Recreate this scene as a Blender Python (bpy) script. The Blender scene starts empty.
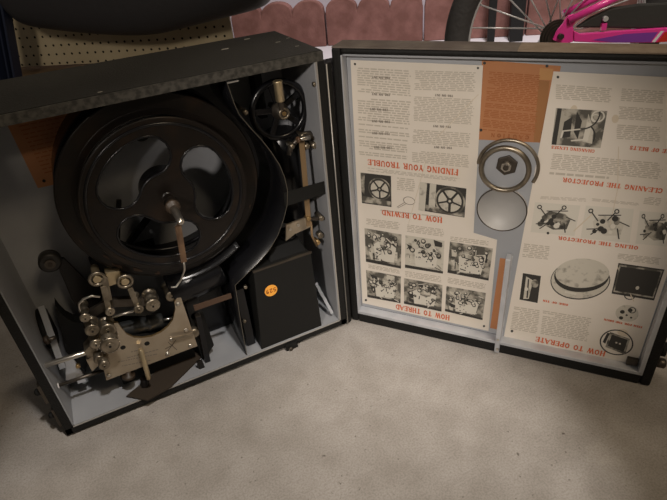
import bpy, bmesh, math, random
from mathutils import Vector, Matrix
PI = math.pi
S = bpy.context.scene
COL = S.collection
V = Vector

# ------------------------------------------------------------------ camera
FPX, PITCH, ROLL, YAW = 525.3846, 0.5849, -0.0937, 0.4165
CAM = V((-0.2751, -0.5984, 0.5890))
F_ = V((math.sin(YAW)*math.cos(PITCH), math.cos(YAW)*math.cos(PITCH), -math.sin(PITCH)))
R0 = F_.cross(V((0, 0, 1))).normalized(); U0 = R0.cross(F_)
R_ = math.cos(ROLL)*R0 + math.sin(ROLL)*U0
U_ = -math.sin(ROLL)*R0 + math.cos(ROLL)*U0
cd = bpy.data.cameras.new('camera'); co = bpy.data.objects.new('camera', cd); COL.objects.link(co)
cd.sensor_width = 36; cd.lens = FPX/667*36; cd.clip_start = .02; cd.clip_end = 50
M3 = Matrix((R_, U_, -F_)).transposed()
co.matrix_world = Matrix.Translation(CAM) @ M3.to_4x4()
S.camera = co

# ------------------------------------------------------------------ world, lamps, exposure
w = bpy.data.worlds.new('world'); S.world = w; w.use_nodes = True
w.node_tree.nodes['Background'].inputs[0].default_value = (1.0, .90, .76, 1)
w.node_tree.nodes['Background'].inputs[1].default_value = .045
S.view_settings.view_transform = 'Standard'; S.view_settings.look = 'None'
S.view_settings.gamma = 1; S.view_settings.use_curve_mapping = False
S.view_settings.exposure = 0.6

def lamp(name, kind, loc, target, energy, color, **kw):
    l = bpy.data.lights.new(name, kind); l.energy = energy; l.color = color
    for k, v in kw.items(): setattr(l, k, v)
    o = bpy.data.objects.new(name, l); COL.objects.link(o); o.location = loc
    o.rotation_euler = (V(target)-V(loc)).to_track_quat('-Z', 'Y').to_euler()
    return o
# work lamp high in front of the case
lamp('work_lamp', 'SPOT', (.06, -.98, 1.95), (-.20, -.24, 0), 62, (1, .95, .90), spot_size=math.radians(20.5), spot_blend=.10, shadow_soft_size=.05)
# shaded lamp low on the left, its cone ends on the right part of the lid
lamp('shaded_lamp', 'SPOT', (-1.15, -1.30, 1.15), (.02, -.10, .24), 51, (1, .91, .82), spot_size=math.radians(21), spot_blend=.6, shadow_soft_size=.06)
# ceiling lamps: over the case, behind the viewer
lamp('ceiling_lamp', 'AREA', (.25, .22, 2.4), (.25, .22, 0), 3.5, (1, .86, .66), shape='DISK', size=.25)
lamp('ceiling_lamp', 'AREA', (.5, -1.6, 2.3), (0, .3, 0), 8, (1, .80, .55), shape='DISK', size=.5)
lamp('wall_fill', 'SPOT', (.9, .45, 2.3), (1.15, 1.5, .1), 135, (1, .93, .95), spot_size=math.radians(50), spot_blend=.6, shadow_soft_size=.15)  # added spot without a source in view, brightens rear wall and blocks

lamp('bicycle_fill', 'SPOT', (.35, -.75, 2.3), (1.0, .48, .3), 60, (1, .92, .88), spot_size=math.radians(30), spot_blend=.5, shadow_soft_size=.12)  # added fill that brightens the bicycle from the front, no lamp of the room
lamp('pegboard_fill', 'SPOT', (-.95, -1.25, 1.25), (-.12, 1.15, .30), 26, (1, .86, .66), spot_size=math.radians(22), spot_blend=.6, shadow_soft_size=.12)  # added fill that lifts the shaded pegboard, no lamp of the room

# ------------------------------------------------------------------ geometry of the place
W, H = 0.4357, 0.44            # case width and height; depth of the body
D = .160
LA = 0.8768; LW = .4417; LDEP = .040
LU = V((math.cos(LA), -math.sin(LA), 0)); LV = V((math.sin(LA), math.cos(LA), 0))
L0 = V((0.0131, 0.0074, 0))
PD = .016                      # lid panel depth
def ray(x, y): return F_ + R_*((x-333.5)/FPX) - U_*((y-250)/FPX)
def hit(x, y, P, n):
    d = ray(x, y); return CAM + d*((V(P)-CAM).dot(n)/d.dot(n))
def B(x, y, d): return hit(x, y, (0, d, 0), V((0, 1, 0)))          # point of the case body at depth d
def G(x, y, z=0): return hit(x, y, (0, 0, z), V((0, 0, 1)))        # point on the floor
def L(x, y, d): return hit(x, y, L0+LV*d, LV)                      # point in the lid at depth d
def Luz(x, y, d=PD): q = L(x, y, d)-L0; return (q.dot(LU), q.z)
def Lw(u, z, d): return L0+LU*u+LV*d+V((0, 0, z))
def X(x, z, d): return V((x-W, d, z))                              # body coordinates, x from the left side

# ------------------------------------------------------------------ materials
MATS = {}
def mat(name, col, rough=.6, metal=0, col2=None, nscale=20, bump=0, bscale=200, thr=(.4, .7), coat=0, spec=.5, detail=6):
    m = bpy.data.materials.new(name); m.use_nodes = True; nt = m.node_tree; b = nt.nodes['Principled BSDF']
    b.inputs['Base Color'].default_value = (*col, 1); b.inputs['Roughness'].default_value = rough
    b.inputs['Metallic'].default_value = metal; b.inputs['Coat Weight'].default_value = coat
    b.inputs['Specular IOR Level'].default_value = spec
    tc = nt.nodes.new('ShaderNodeTexCoord')
    if col2:
        n = nt.nodes.new('ShaderNodeTexNoise'); n.inputs['Scale'].default_value = nscale; n.inputs['Detail'].default_value = detail
        r = nt.nodes.new('ShaderNodeValToRGB'); r.color_ramp.elements[0].position = thr[0]; r.color_ramp.elements[1].position = thr[1]
        r.color_ramp.elements[0].color = (*col, 1); r.color_ramp.elements[1].color = (*col2, 1)
        nt.links.new(tc.outputs['Object'], n.inputs['Vector']); nt.links.new(n.outputs['Fac'], r.inputs[0])
        nt.links.new(r.outputs[0], b.inputs['Base Color'])
    if bump:
        n = nt.nodes.new('ShaderNodeTexNoise'); n.inputs['Scale'].default_value = bscale; n.inputs['Detail'].default_value = 4
        bp = nt.nodes.new('ShaderNodeBump'); bp.inputs['Strength'].default_value = bump; bp.inputs['Distance'].default_value = .002
        nt.links.new(tc.outputs['Object'], n.inputs['Vector']); nt.links.new(n.outputs['Fac'], bp.inputs['Height'])
        nt.links.new(bp.outputs[0], b.inputs['Normal'])
    MATS[name] = m; return m
def concrete():
    m = mat('concrete', (.3, .27, .23), .8); nt = m.node_tree; b = nt.nodes['Principled BSDF']; N = nt.nodes.new; K = nt.links.new
    tc = N('ShaderNodeTexCoord')
    def noise(s, d): n = N('ShaderNodeTexNoise'); n.inputs['Scale'].default_value = s; n.inputs['Detail'].default_value = d; K(tc.outputs['Object'], n.inputs['Vector']); return n
    def ramp(src, p0, c0, p1, c1):
        r = N('ShaderNodeValToRGB'); e = r.color_ramp.elements; e[0].position = p0; e[0].color = (*c0, 1); e[1].position = p1; e[1].color = (*c1, 1); K(src, r.inputs[0]); return r
    def mul(a, b_, f=1):
        x = N('ShaderNodeMix'); x.data_type = 'RGBA'; x.blend_type = 'MULTIPLY'; x.inputs[0].default_value = f; K(a, x.inputs[6]); K(b_, x.inputs[7]); return x.outputs[2]
    a = ramp(noise(3.5, 6).outputs['Fac'], .3, (.33, .30, .27), .7, (.44, .405, .375))
    c = ramp(noise(22, 8).outputs['Fac'], .3, (.80, .79, .77), .65, (1, 1, 1)); g = ramp(noise(420, 3).outputs['Fac'], .35, (.84, .835, .83), .6, (1.06, 1.06, 1.06))
    s = ramp(noise(160, 2).outputs['Fac'], .22, (.35, .33, .30), .32, (1, 1, 1))
    p = ramp(noise(7, 9).outputs['Fac'], .62, (1, 1, 1), .72, (1.18, 1.18, 1.18))
    K(mul(mul(mul(mul(a.outputs[0], g.outputs[0]), c.outputs[0]), s.outputs[0]), p.outputs[0]), b.inputs['Base Color'])
    bp = N('ShaderNodeBump'); bp.inputs['Strength'].default_value = .35; bp.inputs['Distance'].default_value = .002
    K(noise(90, 8).outputs['Fac'], bp.inputs['Height']); K(bp.outputs[0], b.inputs['Normal'])
concrete()
mat('leatherette', (.008, .0078, .0072), .62, spec=.3, bump=.5, bscale=500)
mat('leatherette_worn', (.018, .0175, .0155), .65, spec=.3, col2=(.034, .033, .029), nscale=6, thr=(.35, .72), bump=.6, bscale=450)
mat('lit_edge', (.028, .026, .022), .6, col2=(.075, .07, .06), nscale=160, thr=(.4, .6))  # lit band along the front rim, put in as a paler mottled colour
mat('worn_scuff', (.35, .33, .29), .8)
mat('worn_wood', (.12, .095, .08), .7, col2=(.19, .16, .135), nscale=30)
mat('bare_wood', (.27, .205, .15), .7, col2=(.36, .28, .21), nscale=60)
mat('blue_grey_paint', (.27, .275, .29), .5, col2=(.33, .335, .35), nscale=12)
mat('lid_paint', (.33, .34, .36), .5, col2=(.38, .385, .40), nscale=14)
mat('liner_metal', (.50, .51, .54), .38, metal=.35, col2=(.62, .63, .66), nscale=30)
mat('bright_edge', (.45, .43, .40), .4, metal=.5)
mat('dim_edge', (.14, .125, .10), .4, metal=.5)
mat('black_enamel', (.005, .005, .006), .24, spec=.4)
mat('barrel_black', (.02, .021, .021), .4)
mat('black_matt', (.006, .006, .0055), .6, spec=.35)
mat('deep_black', (.003, .003, .003), .7, spec=.2)
mat('brown_black', (.007, .005, .004), .34, col2=(.022, .012, .006), nscale=25, thr=(.5, .8), spec=.35)
mat('dull_tin', (.42, .41, .40), .55, metal=.15, col2=(.48, .47, .455), nscale=15)
mat('chipped_rust', (.07, .038, .022), .7)
mat('nickel', (.36, .31, .24), .36, metal=.9, col2=(.18, .15, .11), nscale=60)
mat('plate_metal', (.44, .37, .28), .42, metal=.65, col2=(.36, .29, .21), nscale=25)
mat('steel', (.62, .58, .52), .28, metal=.95)
mat('dark_steel', (.10, .085, .07), .4, metal=.8)
mat('brass', (.50, .34, .16), .35, metal=.9)
mat('brass_pale', (.58, .47, .30), .38, metal=.85)
mat('rubber', (.02, .018, .016), .5)
mat('leather', (.10, .055, .03), .6, col2=(.18, .105, .055), nscale=60)
mat('dark_leather', (.035, .022, .013), .5)
mat('tan_belt', (.20, .13, .065), .6)
mat('dark_brown', (.030, .020, .012), .9)
mat('paper', (.73, .665, .585), .8, col2=(.67, .60, .50), nscale=9, thr=(.45, .8))
mat('orange_paper', (.46, .20, .085), .8, col2=(.40, .165, .07), nscale=12)
mat('orange_print', (.36, .12, .04), .8)
mat('orange_pale', (.50, .26, .10), .8)
mat('orange_dark', (.33, .15, .055), .8)
mat('ink', (.50, .445, .37), .8)
mat('ink_dark', (.22, .19, .155), .8)
mat('red_ink', (.66, .15, .06), .8)
mat('photo_dark', (.035, .032, .028), .6)
mat('photo_mid', (.09, .083, .068), .7, col2=(.42, .385, .32), nscale=75, thr=(.45, .60), detail=4)
mat('photo_light', (.30, .275, .23), .7, col2=(.56, .52, .44), nscale=110, thr=(.30, .45), detail=4)
mat('photo_pale', (.64, .60, .52), .7)
mat('stain', (.62, .53, .41), .8)
mat('sticker', (.95, .42, .06), .5)
mat('sticker_ink', (.35, .06, .01), .6)
mat('red_concrete', (.17, .075, .060), .85, col2=(.28, .135, .115), nscale=14, bump=.7, bscale=120)
mat('wall_paint', (.60, .56, .62), .8)
mat('white_foam', (.62, .60, .62), .7)
mat('pegboard_brown', (.50, .42, .29), .7, col2=(.58, .50, .36), nscale=10)
mat('shelf_wood', (.16, .10, .055), .7, col2=(.28, .19, .11), nscale=8)
mat('hole_dark', (.01, .008, .006), .9)
mat('navy_fabric', (.020, .020, .026), .55, bump=.5, bscale=60)
mat('navy_steel', (.012, .018, .045), .4)
mat('tyre', (.05, .047, .045), .8, bump=1, bscale=90)
mat('chrome', (.72, .71, .70), .35, metal=.45)
mat('pink_paint', (.82, .05, .32), .3, coat=.4)
mat('purple_paint', (.22, .05, .35), .3, coat=.4)
mat('red_plastic', (.6, .03, .02), .4)
mat('white_paint', (.8, .78, .78), .4)
mat('charcoal_fabric', (.035, .034, .03), .8, bump=.5, bscale=80)

# ------------------------------------------------------------------ mesh builder
class MB:
    def __init__(s): s.v = []; s.f = []; s.m = []; s.mats = []; s.sm = []
    def mi(s, m):
        if m not in s.mats: s.mats.append(m)
        return s.mats.index(m)
    def add(s, vs, fs, m, smooth=False):
        o = len(s.v); s.v += [V(p) for p in vs]; k = s.mi(m)
        for f in fs: s.f.append([i+o for i in f]); s.m.append(k); s.sm.append(smooth)
    def hexa(s, p, m):   # p: 8 points, bottom ring 0-3, top ring 4-7
        s.add(p, [(3, 2, 1, 0), (4, 5, 6, 7), (0, 1, 5, 4), (1, 2, 6, 5), (2, 3, 7, 6), (3, 0, 4, 7)], m)
    def box(s, a, b, m, M=None):
        (x0, y0, z0), (x1, y1, z1) = a, b
        p = [V(q) for q in ((x0, y0, z0), (x1, y0, z0), (x1, y1, z0), (x0, y1, z0), (x0, y0, z1), (x1, y0, z1), (x1, y1, z1), (x0, y1, z1))]
        if M: p = [M(q) for q in p]
        s.hexa(p, m)
    def lid(s, u0, u1, d0, d1, z0, z1, m):
        s.hexa([Lw(u0, z0, d0), Lw(u1, z0, d0), Lw(u1, z0, d1), Lw(u0, z0, d1), Lw(u0, z1, d0), Lw(u1, z1, d0), Lw(u1, z1, d1), Lw(u0, z1, d1)], m)
    def bar(s, a, b, w, h, m, up=(0, 1, 0)):
        a = V(a); b = V(b); t = (b-a).normalized(); n = V(up); n = (n-t*n.dot(t)).normalized(); q = t.cross(n)
        s.hexa([a-n*h/2-q*w/2, a-n*h/2+q*w/2, a+n*h/2+q*w/2, a+n*h/2-q*w/2, b-n*h/2-q*w/2, b-n*h/2+q*w/2, b+n*h/2+q*w/2, b+n*h/2-q*w/2], m)
    def lathe(s, a, b, prof, m, seg=32, smooth=True, cap=True):   # prof: (t along a->b in metres, radius)
        a = V(a); t = (V(b)-a).normalized(); n = t.orthogonal().normalized(); q = t.cross(n)
        vs = []; fs = []
        for (l, r) in prof:
            for k in range(seg):
                th = 2*PI*k/seg; vs.append(a+t*l+(n*math.cos(th)+q*math.sin(th))*r)
        for j in range(len(prof)-1):
            for k in range(seg):
                k2 = (k+1) % seg; fs.append((j*seg+k, j*seg+k2, (j+1)*seg+k2, (j+1)*seg+k))
        s.add(vs, fs, m, smooth)
        if cap:
            n0 = len(s.v)-len(vs); k = s.mi(m)
            s.f.append([n0+i for i in range(seg)][::-1]); s.m.append(k); s.sm.append(False)
            e = n0+(len(prof)-1)*seg; s.f.append([e+i for i in range(seg)]); s.m.append(k); s.sm.append(False)
    def cyl(s, a, b, r, m, seg=24, r2=None, bev=0):
        l = (V(b)-V(a)).length; r2 = r if r2 is None else r2
        if bev: s.lathe(a, b, [(0, r-bev), (bev, r), (l-bev, r2), (l, r2-bev)], m, seg)
        else: s.lathe(a, b, [(0, r), (l, r2)], m, seg)
    def tube(s, pts, r, m, seg=10, closed=False):
        pts = [V(p) for p in pts]; n = len(pts); vs = []; fs = []; up = None
        for i, p in enumerate(pts):
            t = (pts[(i+1) % n]-pts[i-1]) if closed else (pts[min(i+1, n-1)]-pts[max(i-1, 0)])
            t.normalize()
            if up is None: up = t.orthogonal().normalized()
            up = (up-t*up.dot(t)).normalized(); q = t.cross(up); rr = r[i] if isinstance(r, (list, tuple)) else r
            for k in range(seg): th = 2*PI*k/seg; vs.append(p+(up*math.cos(th)+q*math.sin(th))*rr)
        for i in range(n if closed else n-1):
            for k in range(seg):
                k2 = (k+1) % seg; j = (i+1) % n; fs.append((i*seg+k, i*seg+k2, j*seg+k2, j*seg+k))
        if not closed: fs += [tuple(range(seg))[::-1], tuple((n-1)*seg+k for k in range(seg))]
        s.add(vs, fs, m, True)
    def ring(s, c, ax, r, tr, m, seg=48, a0=0, a1=2*PI, tseg=10):
        c = V(c); t = V(ax).normalized(); n = (V((0, 0, 1))-t*t.z).normalized() if abs(t.z) < .9 else V((1, 0, 0)); q = n.cross(t)
        full = abs(a1-a0-2*PI) < 1e-4; k = seg if full else seg+1
        s.tube([c+(q*math.cos(a0+(a1-a0)*i/seg)+n*math.sin(a0+(a1-a0)*i/seg))*r for i in range(k)], tr, m, tseg, full)
    def prism(s, pts, off, m, side=None):   # pts: planar loop, extruded by vector off
        n = len(pts); pts = [V(p) for p in pts]; off = V(off)
        s.add(pts+[p+off for p in pts], [tuple(range(n)), tuple(range(2*n-1, n-1, -1))], m)
        o = len(s.v)-2*n; k = s.mi(side or m)
        for i in range(n): j = (i+1) % n; s.f.append([o+i, o+j, o+n+j, o+n+i]); s.m.append(k); s.sm.append(False)
    def sheet(s, pts, off, th, m, edge=None):   # polyline swept by off, with thickness along its normal
        off = V(off); pts = [V(p) for p in pts]; ax = off.normalized(); a = []; b = []
        for i, p in enumerate(pts):
            t = (pts[min(i+1, len(pts)-1)]-pts[max(i-1, 0)]).normalized(); n = t.cross(ax); a.append(p+n*th/2); b.append(p-n*th/2)
        n = len(pts)
        s.add(a+b+[p+off for p in a]+[p+off for p in b],
              [(i, i+1, 2*n+i+1, 2*n+i) for i in range(n-1)]+[(n+i, 3*n+i, 3*n+i+1, n+i+1) for i in range(n-1)]+[(2*n+i, 2*n+i+1, 3*n+i+1, 3*n+i) for i in range(n-1)]
              + [(0, 2*n, 3*n, n), (n-1, 2*n-1, 4*n-1, 3*n-1)], m, True)
        o = len(s.v)-4*n; k = s.mi(edge or m)
        for i in range(n-1): s.f.append([o+i, o+n+i, o+n+i+1, o+i+1]); s.m.append(k); s.sm.append(False)
    def build(s, name, parent=None, origin=None, bevel=0, loc=None):
        me = bpy.data.meshes.new(name)
        if parent is not None: origin = WO.get(parent.name, V((0, 0, 0)))
        if origin is None: origin = V((0, 0, 0))
        me.from_pydata([tuple(p-origin) for p in s.v], [], s.f); me.update()
        for m in s.mats: me.materials.append(MATS[m])
        for p, k, q in zip(me.polygons, s.m, s.sm): p.material_index = k; p.use_smooth = q
        bm = bmesh.new(); bm.from_mesh(me); bmesh.ops.recalc_face_normals(bm, faces=bm.faces); bm.to_mesh(me); bm.free()
        o = bpy.data.objects.new(name, me); COL.objects.link(o)
        if parent is not None: o.parent = parent; WO[o.name] = origin
        else: o.location = origin; WO[o.name] = origin
        if bevel:
            b = o.modifiers.new('bevel', 'BEVEL'); b.width = bevel; b.segments = 2; b.limit_method = 'ANGLE'; b.angle_limit = math.radians(50)
        return o
WO = {}
def tag(o, label, cat, group=None):
    o['label'] = label; o['category'] = cat
    if group: o['group'] = group
    return o
def thing(name, loc, label, cat, group=None):
    o = bpy.data.objects.new(name, None); o.empty_display_size = .02; COL.objects.link(o); o.location = loc; WO[o.name] = V(loc)
    return tag(o, label, cat, group)
def struct(o): o['kind'] = 'structure'; return o
def curve_mesh(loops, ext, bev, z=0):   # filled 2D outline with holes -> (verts, faces)
    c = bpy.data.curves.new('outline', 'CURVE'); c.dimensions = '2D'; c.fill_mode = 'BOTH'; c.extrude = ext; c.bevel_depth = bev; c.bevel_resolution = 1
    for lp in loops:
        sp = c.splines.new('POLY'); sp.points.add(len(lp)-1); sp.use_cyclic_u = True
        for p, q in zip(sp.points, lp): p.co = (q[0], q[1], 0, 1)
    o = bpy.data.objects.new('outline', c); COL.objects.link(o)
    dg = bpy.context.evaluated_depsgraph_get(); me = o.evaluated_get(dg).to_mesh()
    vs = [v.co.copy() for v in me.vertices]; fs = [tuple(p.vertices) for p in me.polygons]
    o.evaluated_get(dg).to_mesh_clear(); bpy.data.objects.remove(o); bpy.data.curves.remove(c)
    return vs, fs
def copy_tree(o, parent=None):
    c = o.copy(); COL.objects.link(c); c.parent = parent
    for ch in list(o.children): copy_tree(ch, c)
    return c

# ================================================================== SETTING
m = MB(); m.box((-4, -4, -.05), (5, 5, 0), 'concrete'); struct(m.build('floor'))
WD = (G(424, 44)-G(328, 49)); WD.z = 0; WD.normalize(); WN = V((-WD.y, WD.x, 0))       # direction of the rear wall, and away from the viewer
wb = G(328, 49)+WN*.16
m = MB(); a = wb-WD*4; b = wb+WD*4; m.prism([a, b, b+V((0, 0, 2.6)), a+V((0, 0, 2.6))], WN*.1, 'wall_paint'); struct(m.build('wall_back'))

# ================================================================== PROJECTOR CASE
case = thing('projector_case', (-W/2, 0, 0), 'open black leatherette carrying case standing upright on the concrete floor, lid open to the right', 'case')
T = .011
m = MB()
def wall(x0, x1, d0, d1, z0, z1, inner):   # one wall: outer leatherette board with painted inner lining
    m.box((x0-W, d0, z0), (x1-W, d1, z1), inner)
bt = .006
# boards
m.box((-W, .004, bt), (-W+T, D, H), 'leatherette'); m.box((-T, .004, bt), (0, D, H), 'leatherette')
m.box((-W+T, .004, H-T), (-T, D, H), 'leatherette_worn'); m.box((-W+T, .004, bt), (-T, D, bt+T), 'leatherette'); m.box((-W+T, D-.008, bt+T), (-T, D, H-T), 'leatherette')
body = m.build('case_body', case, bevel=.004)
m = MB(); e = .0008
m.box((-W, .003, H), (0, D-.001, H+e), 'leatherette_worn'); 
for x, y, l in ((225, 49, .006), (247, 39, .005), (278, 42, .004), (297, 46, .003), (288, 38, .003), (100, 92, .003)):
    q = G(x, y, H+e+.0002); m.add([q+V((-l, -l*.3, 0)), q+V((l*.6, -l*.5, 0)), q+V((l, l*.3, 0)), q+V((-l*.5, l*.5, 0))], [(0, 1, 2, 3)], 'worn_scuff')
m.build('top_covering', case)['label'] = 'worn grey leatherette on the top'
# painted lining
m = MB(); lt = .0015
m.box((-W+T, .001, bt+T), (-W+T+lt, D-.008, H-T), 'blue_grey_paint'); m.box((-T-lt, .001, bt+T), (-T, D-.008, H-T), 'blue_grey_paint')
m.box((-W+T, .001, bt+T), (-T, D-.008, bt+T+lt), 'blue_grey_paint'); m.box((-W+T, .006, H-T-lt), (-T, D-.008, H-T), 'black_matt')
m.build('lining', case)['label'] = 'blue grey painted lining'
# rim
m = MB()
m.box((-W, 0, H-T), (0, .004, H), 'lit_edge'); m.box((-W, 0, bt), (0, .004, bt+T-.0014), 'leatherette'); m.box((-W+T, 0, bt+T-.0014), (-T, .004, bt+T), 'bright_edge')
m.box((-W, 0, bt), (-W+T-.003, .004, H-T), 'leatherette'); m.box((-T+.003, 0, bt), (0, .004, H-T), 'leatherette')
m.box((-W+T-.003, .0, bt+T), (-W+T, .004, H-T), 'leatherette'); m.box((-T, 0, bt+T), (-T+.0022, .004, H-T), 'bright_edge')
m.build('front_rim', case)
# mounting panel
BD = .116
m = MB(); m.box((-W+T+.001, BD, bt+T+.002), (-T-.002, BD+.002, H-T-.003), 'blue_grey_paint'); m.build('mounting_panel', case)['label'] = 'blue grey inner back panel'
# feet
for x, y in ((.02, .02), (W-.02, .02), (.02, D-.02), (W-.02, D-.02)):
    m = MB(); m.cyl((x-W, y, 0), (x-W, y, bt+.001), .007, 'rubber', 16); m.build('foot', case)
# latch on the lower front edge and side catches
c = B(293, 350, -.002)
m = MB(); m.box((c.x-.011, -.004, .001), (c.x+.009, 0, .012), 'black_matt'); m.cyl((c.x-.004, -.007, .004), (c.x-.004, -.003, .004), .003, 'dark_steel', 12); m.build('latch', case)
sd = V((1, 0, 0))
for (px, py, dp) in ((38, 392, .05), (52, 415, .03)):
    c = hit(px, py, (-W-.008, 0, 0), sd)
    m = MB(); m.box((-W-.004, c.y-.010, c.z-.016), (-W, c.y+.010, c.z+.016), 'dark_steel'); m.cyl((-W-.012, c.y, c.z), (-W-.003, c.y, c.z), .005, 'black_matt', 16, bev=.002); m.build('catch', case)
# long hinge closing the gap between body and lid, ending short of the top
m = MB(); h0 = .004; h1 = .424
m.prism([V((-.004, .004, h0)), V((.003, .0005, h0)), V((.0105, .002, h0)), L0+V((.003, .004, h0)), L0+V((.012, .016, h0)), V((-.003, .022, h0))], (0, 0, h1-h0), 'leatherette'); hg = m.build('hinge', case)
m = MB(); m.cyl((.0035, .0003, h0), (.0035, .0003, h1), .0009, 'bright_edge', 8); m.build('hinge_pin', hg)
# lid
m = MB(); t = .0125; z0 = .0; LT = LDEP
m.lid(0, t, .002, LT, z0, H, 'leatherette'); m.lid(LW-.013, LW, .002, LT, z0, H, 'leatherette')
m.lid(t, LW-.013, .002, LT, z0, .020, 'leatherette'); m.lid(t, LW-.013, .002, LT, H-.008, H-.0008, 'leatherette'); m.lid(t, LW-.013, PD+.003, LT, .020, H-.008, 'leatherette')
lid = m.build('lid', case, bevel=.003)
m = MB(); s1 = Luz(520, 44, .02)[0]
m.lid(.001, s1, .003, LT-.001, H-.0007, H+.0008, 'worn_wood'); m.lid(s1, LW-.001, .003, LT-.001, H-.0007, H+.0008, 'bare_wood'); m.build('top_edge', lid)['label'] = 'scuffed bare wooden top edge'
m = MB()
m.lid(t, .0145, .001, PD, .020, H-.009, 'liner_metal'); m.lid(LW-.019, LW-.013, .001, PD, .020, H-.009, 'liner_metal')
m.lid(t, LW-.013, .001, PD, .018, .0235, 'liner_metal'); m.lid(.0145, LW-.019, .006, PD, H-.011, H-.008, 'lid_paint')
m.build('liner_frame', lid, bevel=.0008)['label'] = 'bright metal liner'
m = MB(); m.lid(.0145, LW-.019, PD, PD+.003, .0235, H-.011, 'lid_paint'); m.build('back_panel', lid)
m = MB(); a = Luz(509, 257, .005); b = Luz(496, 353, -.002)
m.lid(a[0]-.0035, a[0]+.0035, -.002, .0135, .003, a[1], 'liner_metal'); m.lid(a[0]-.0035, a[0]+.0045, .0135, PD, .024, a[1]-.004, 'liner_metal')
q = Lw(a[0], .03, -.002); m.cyl(q, q-LV*.002, .002, 'steel', 10); q = Lw(a[0]+.001, .012, -.002); m.cyl(q, q-LV*.003, .0022, 'steel', 10)
m.build('support_bar', lid, bevel=.001)
m = MB(); a = Luz(634, 362, PD); m.lid(a[0]-.010, a[0]+.004, PD-.006, PD, .0235, .036, 'dark_steel'); m.build('corner_clip', lid, bevel=.001)
m = MB(); a = L(659, 367, .01); u = (a-L0).dot(LU); q = Lw(LW, .035, .016); m.cyl(q, q+LU*.012, .007, 'dark_steel', 14, bev=.002); q = Lw(LW, .06, .016); m.cyl(q, q+LU*.006, .01, 'leatherette', 14); m.build('catch', lid)

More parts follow.
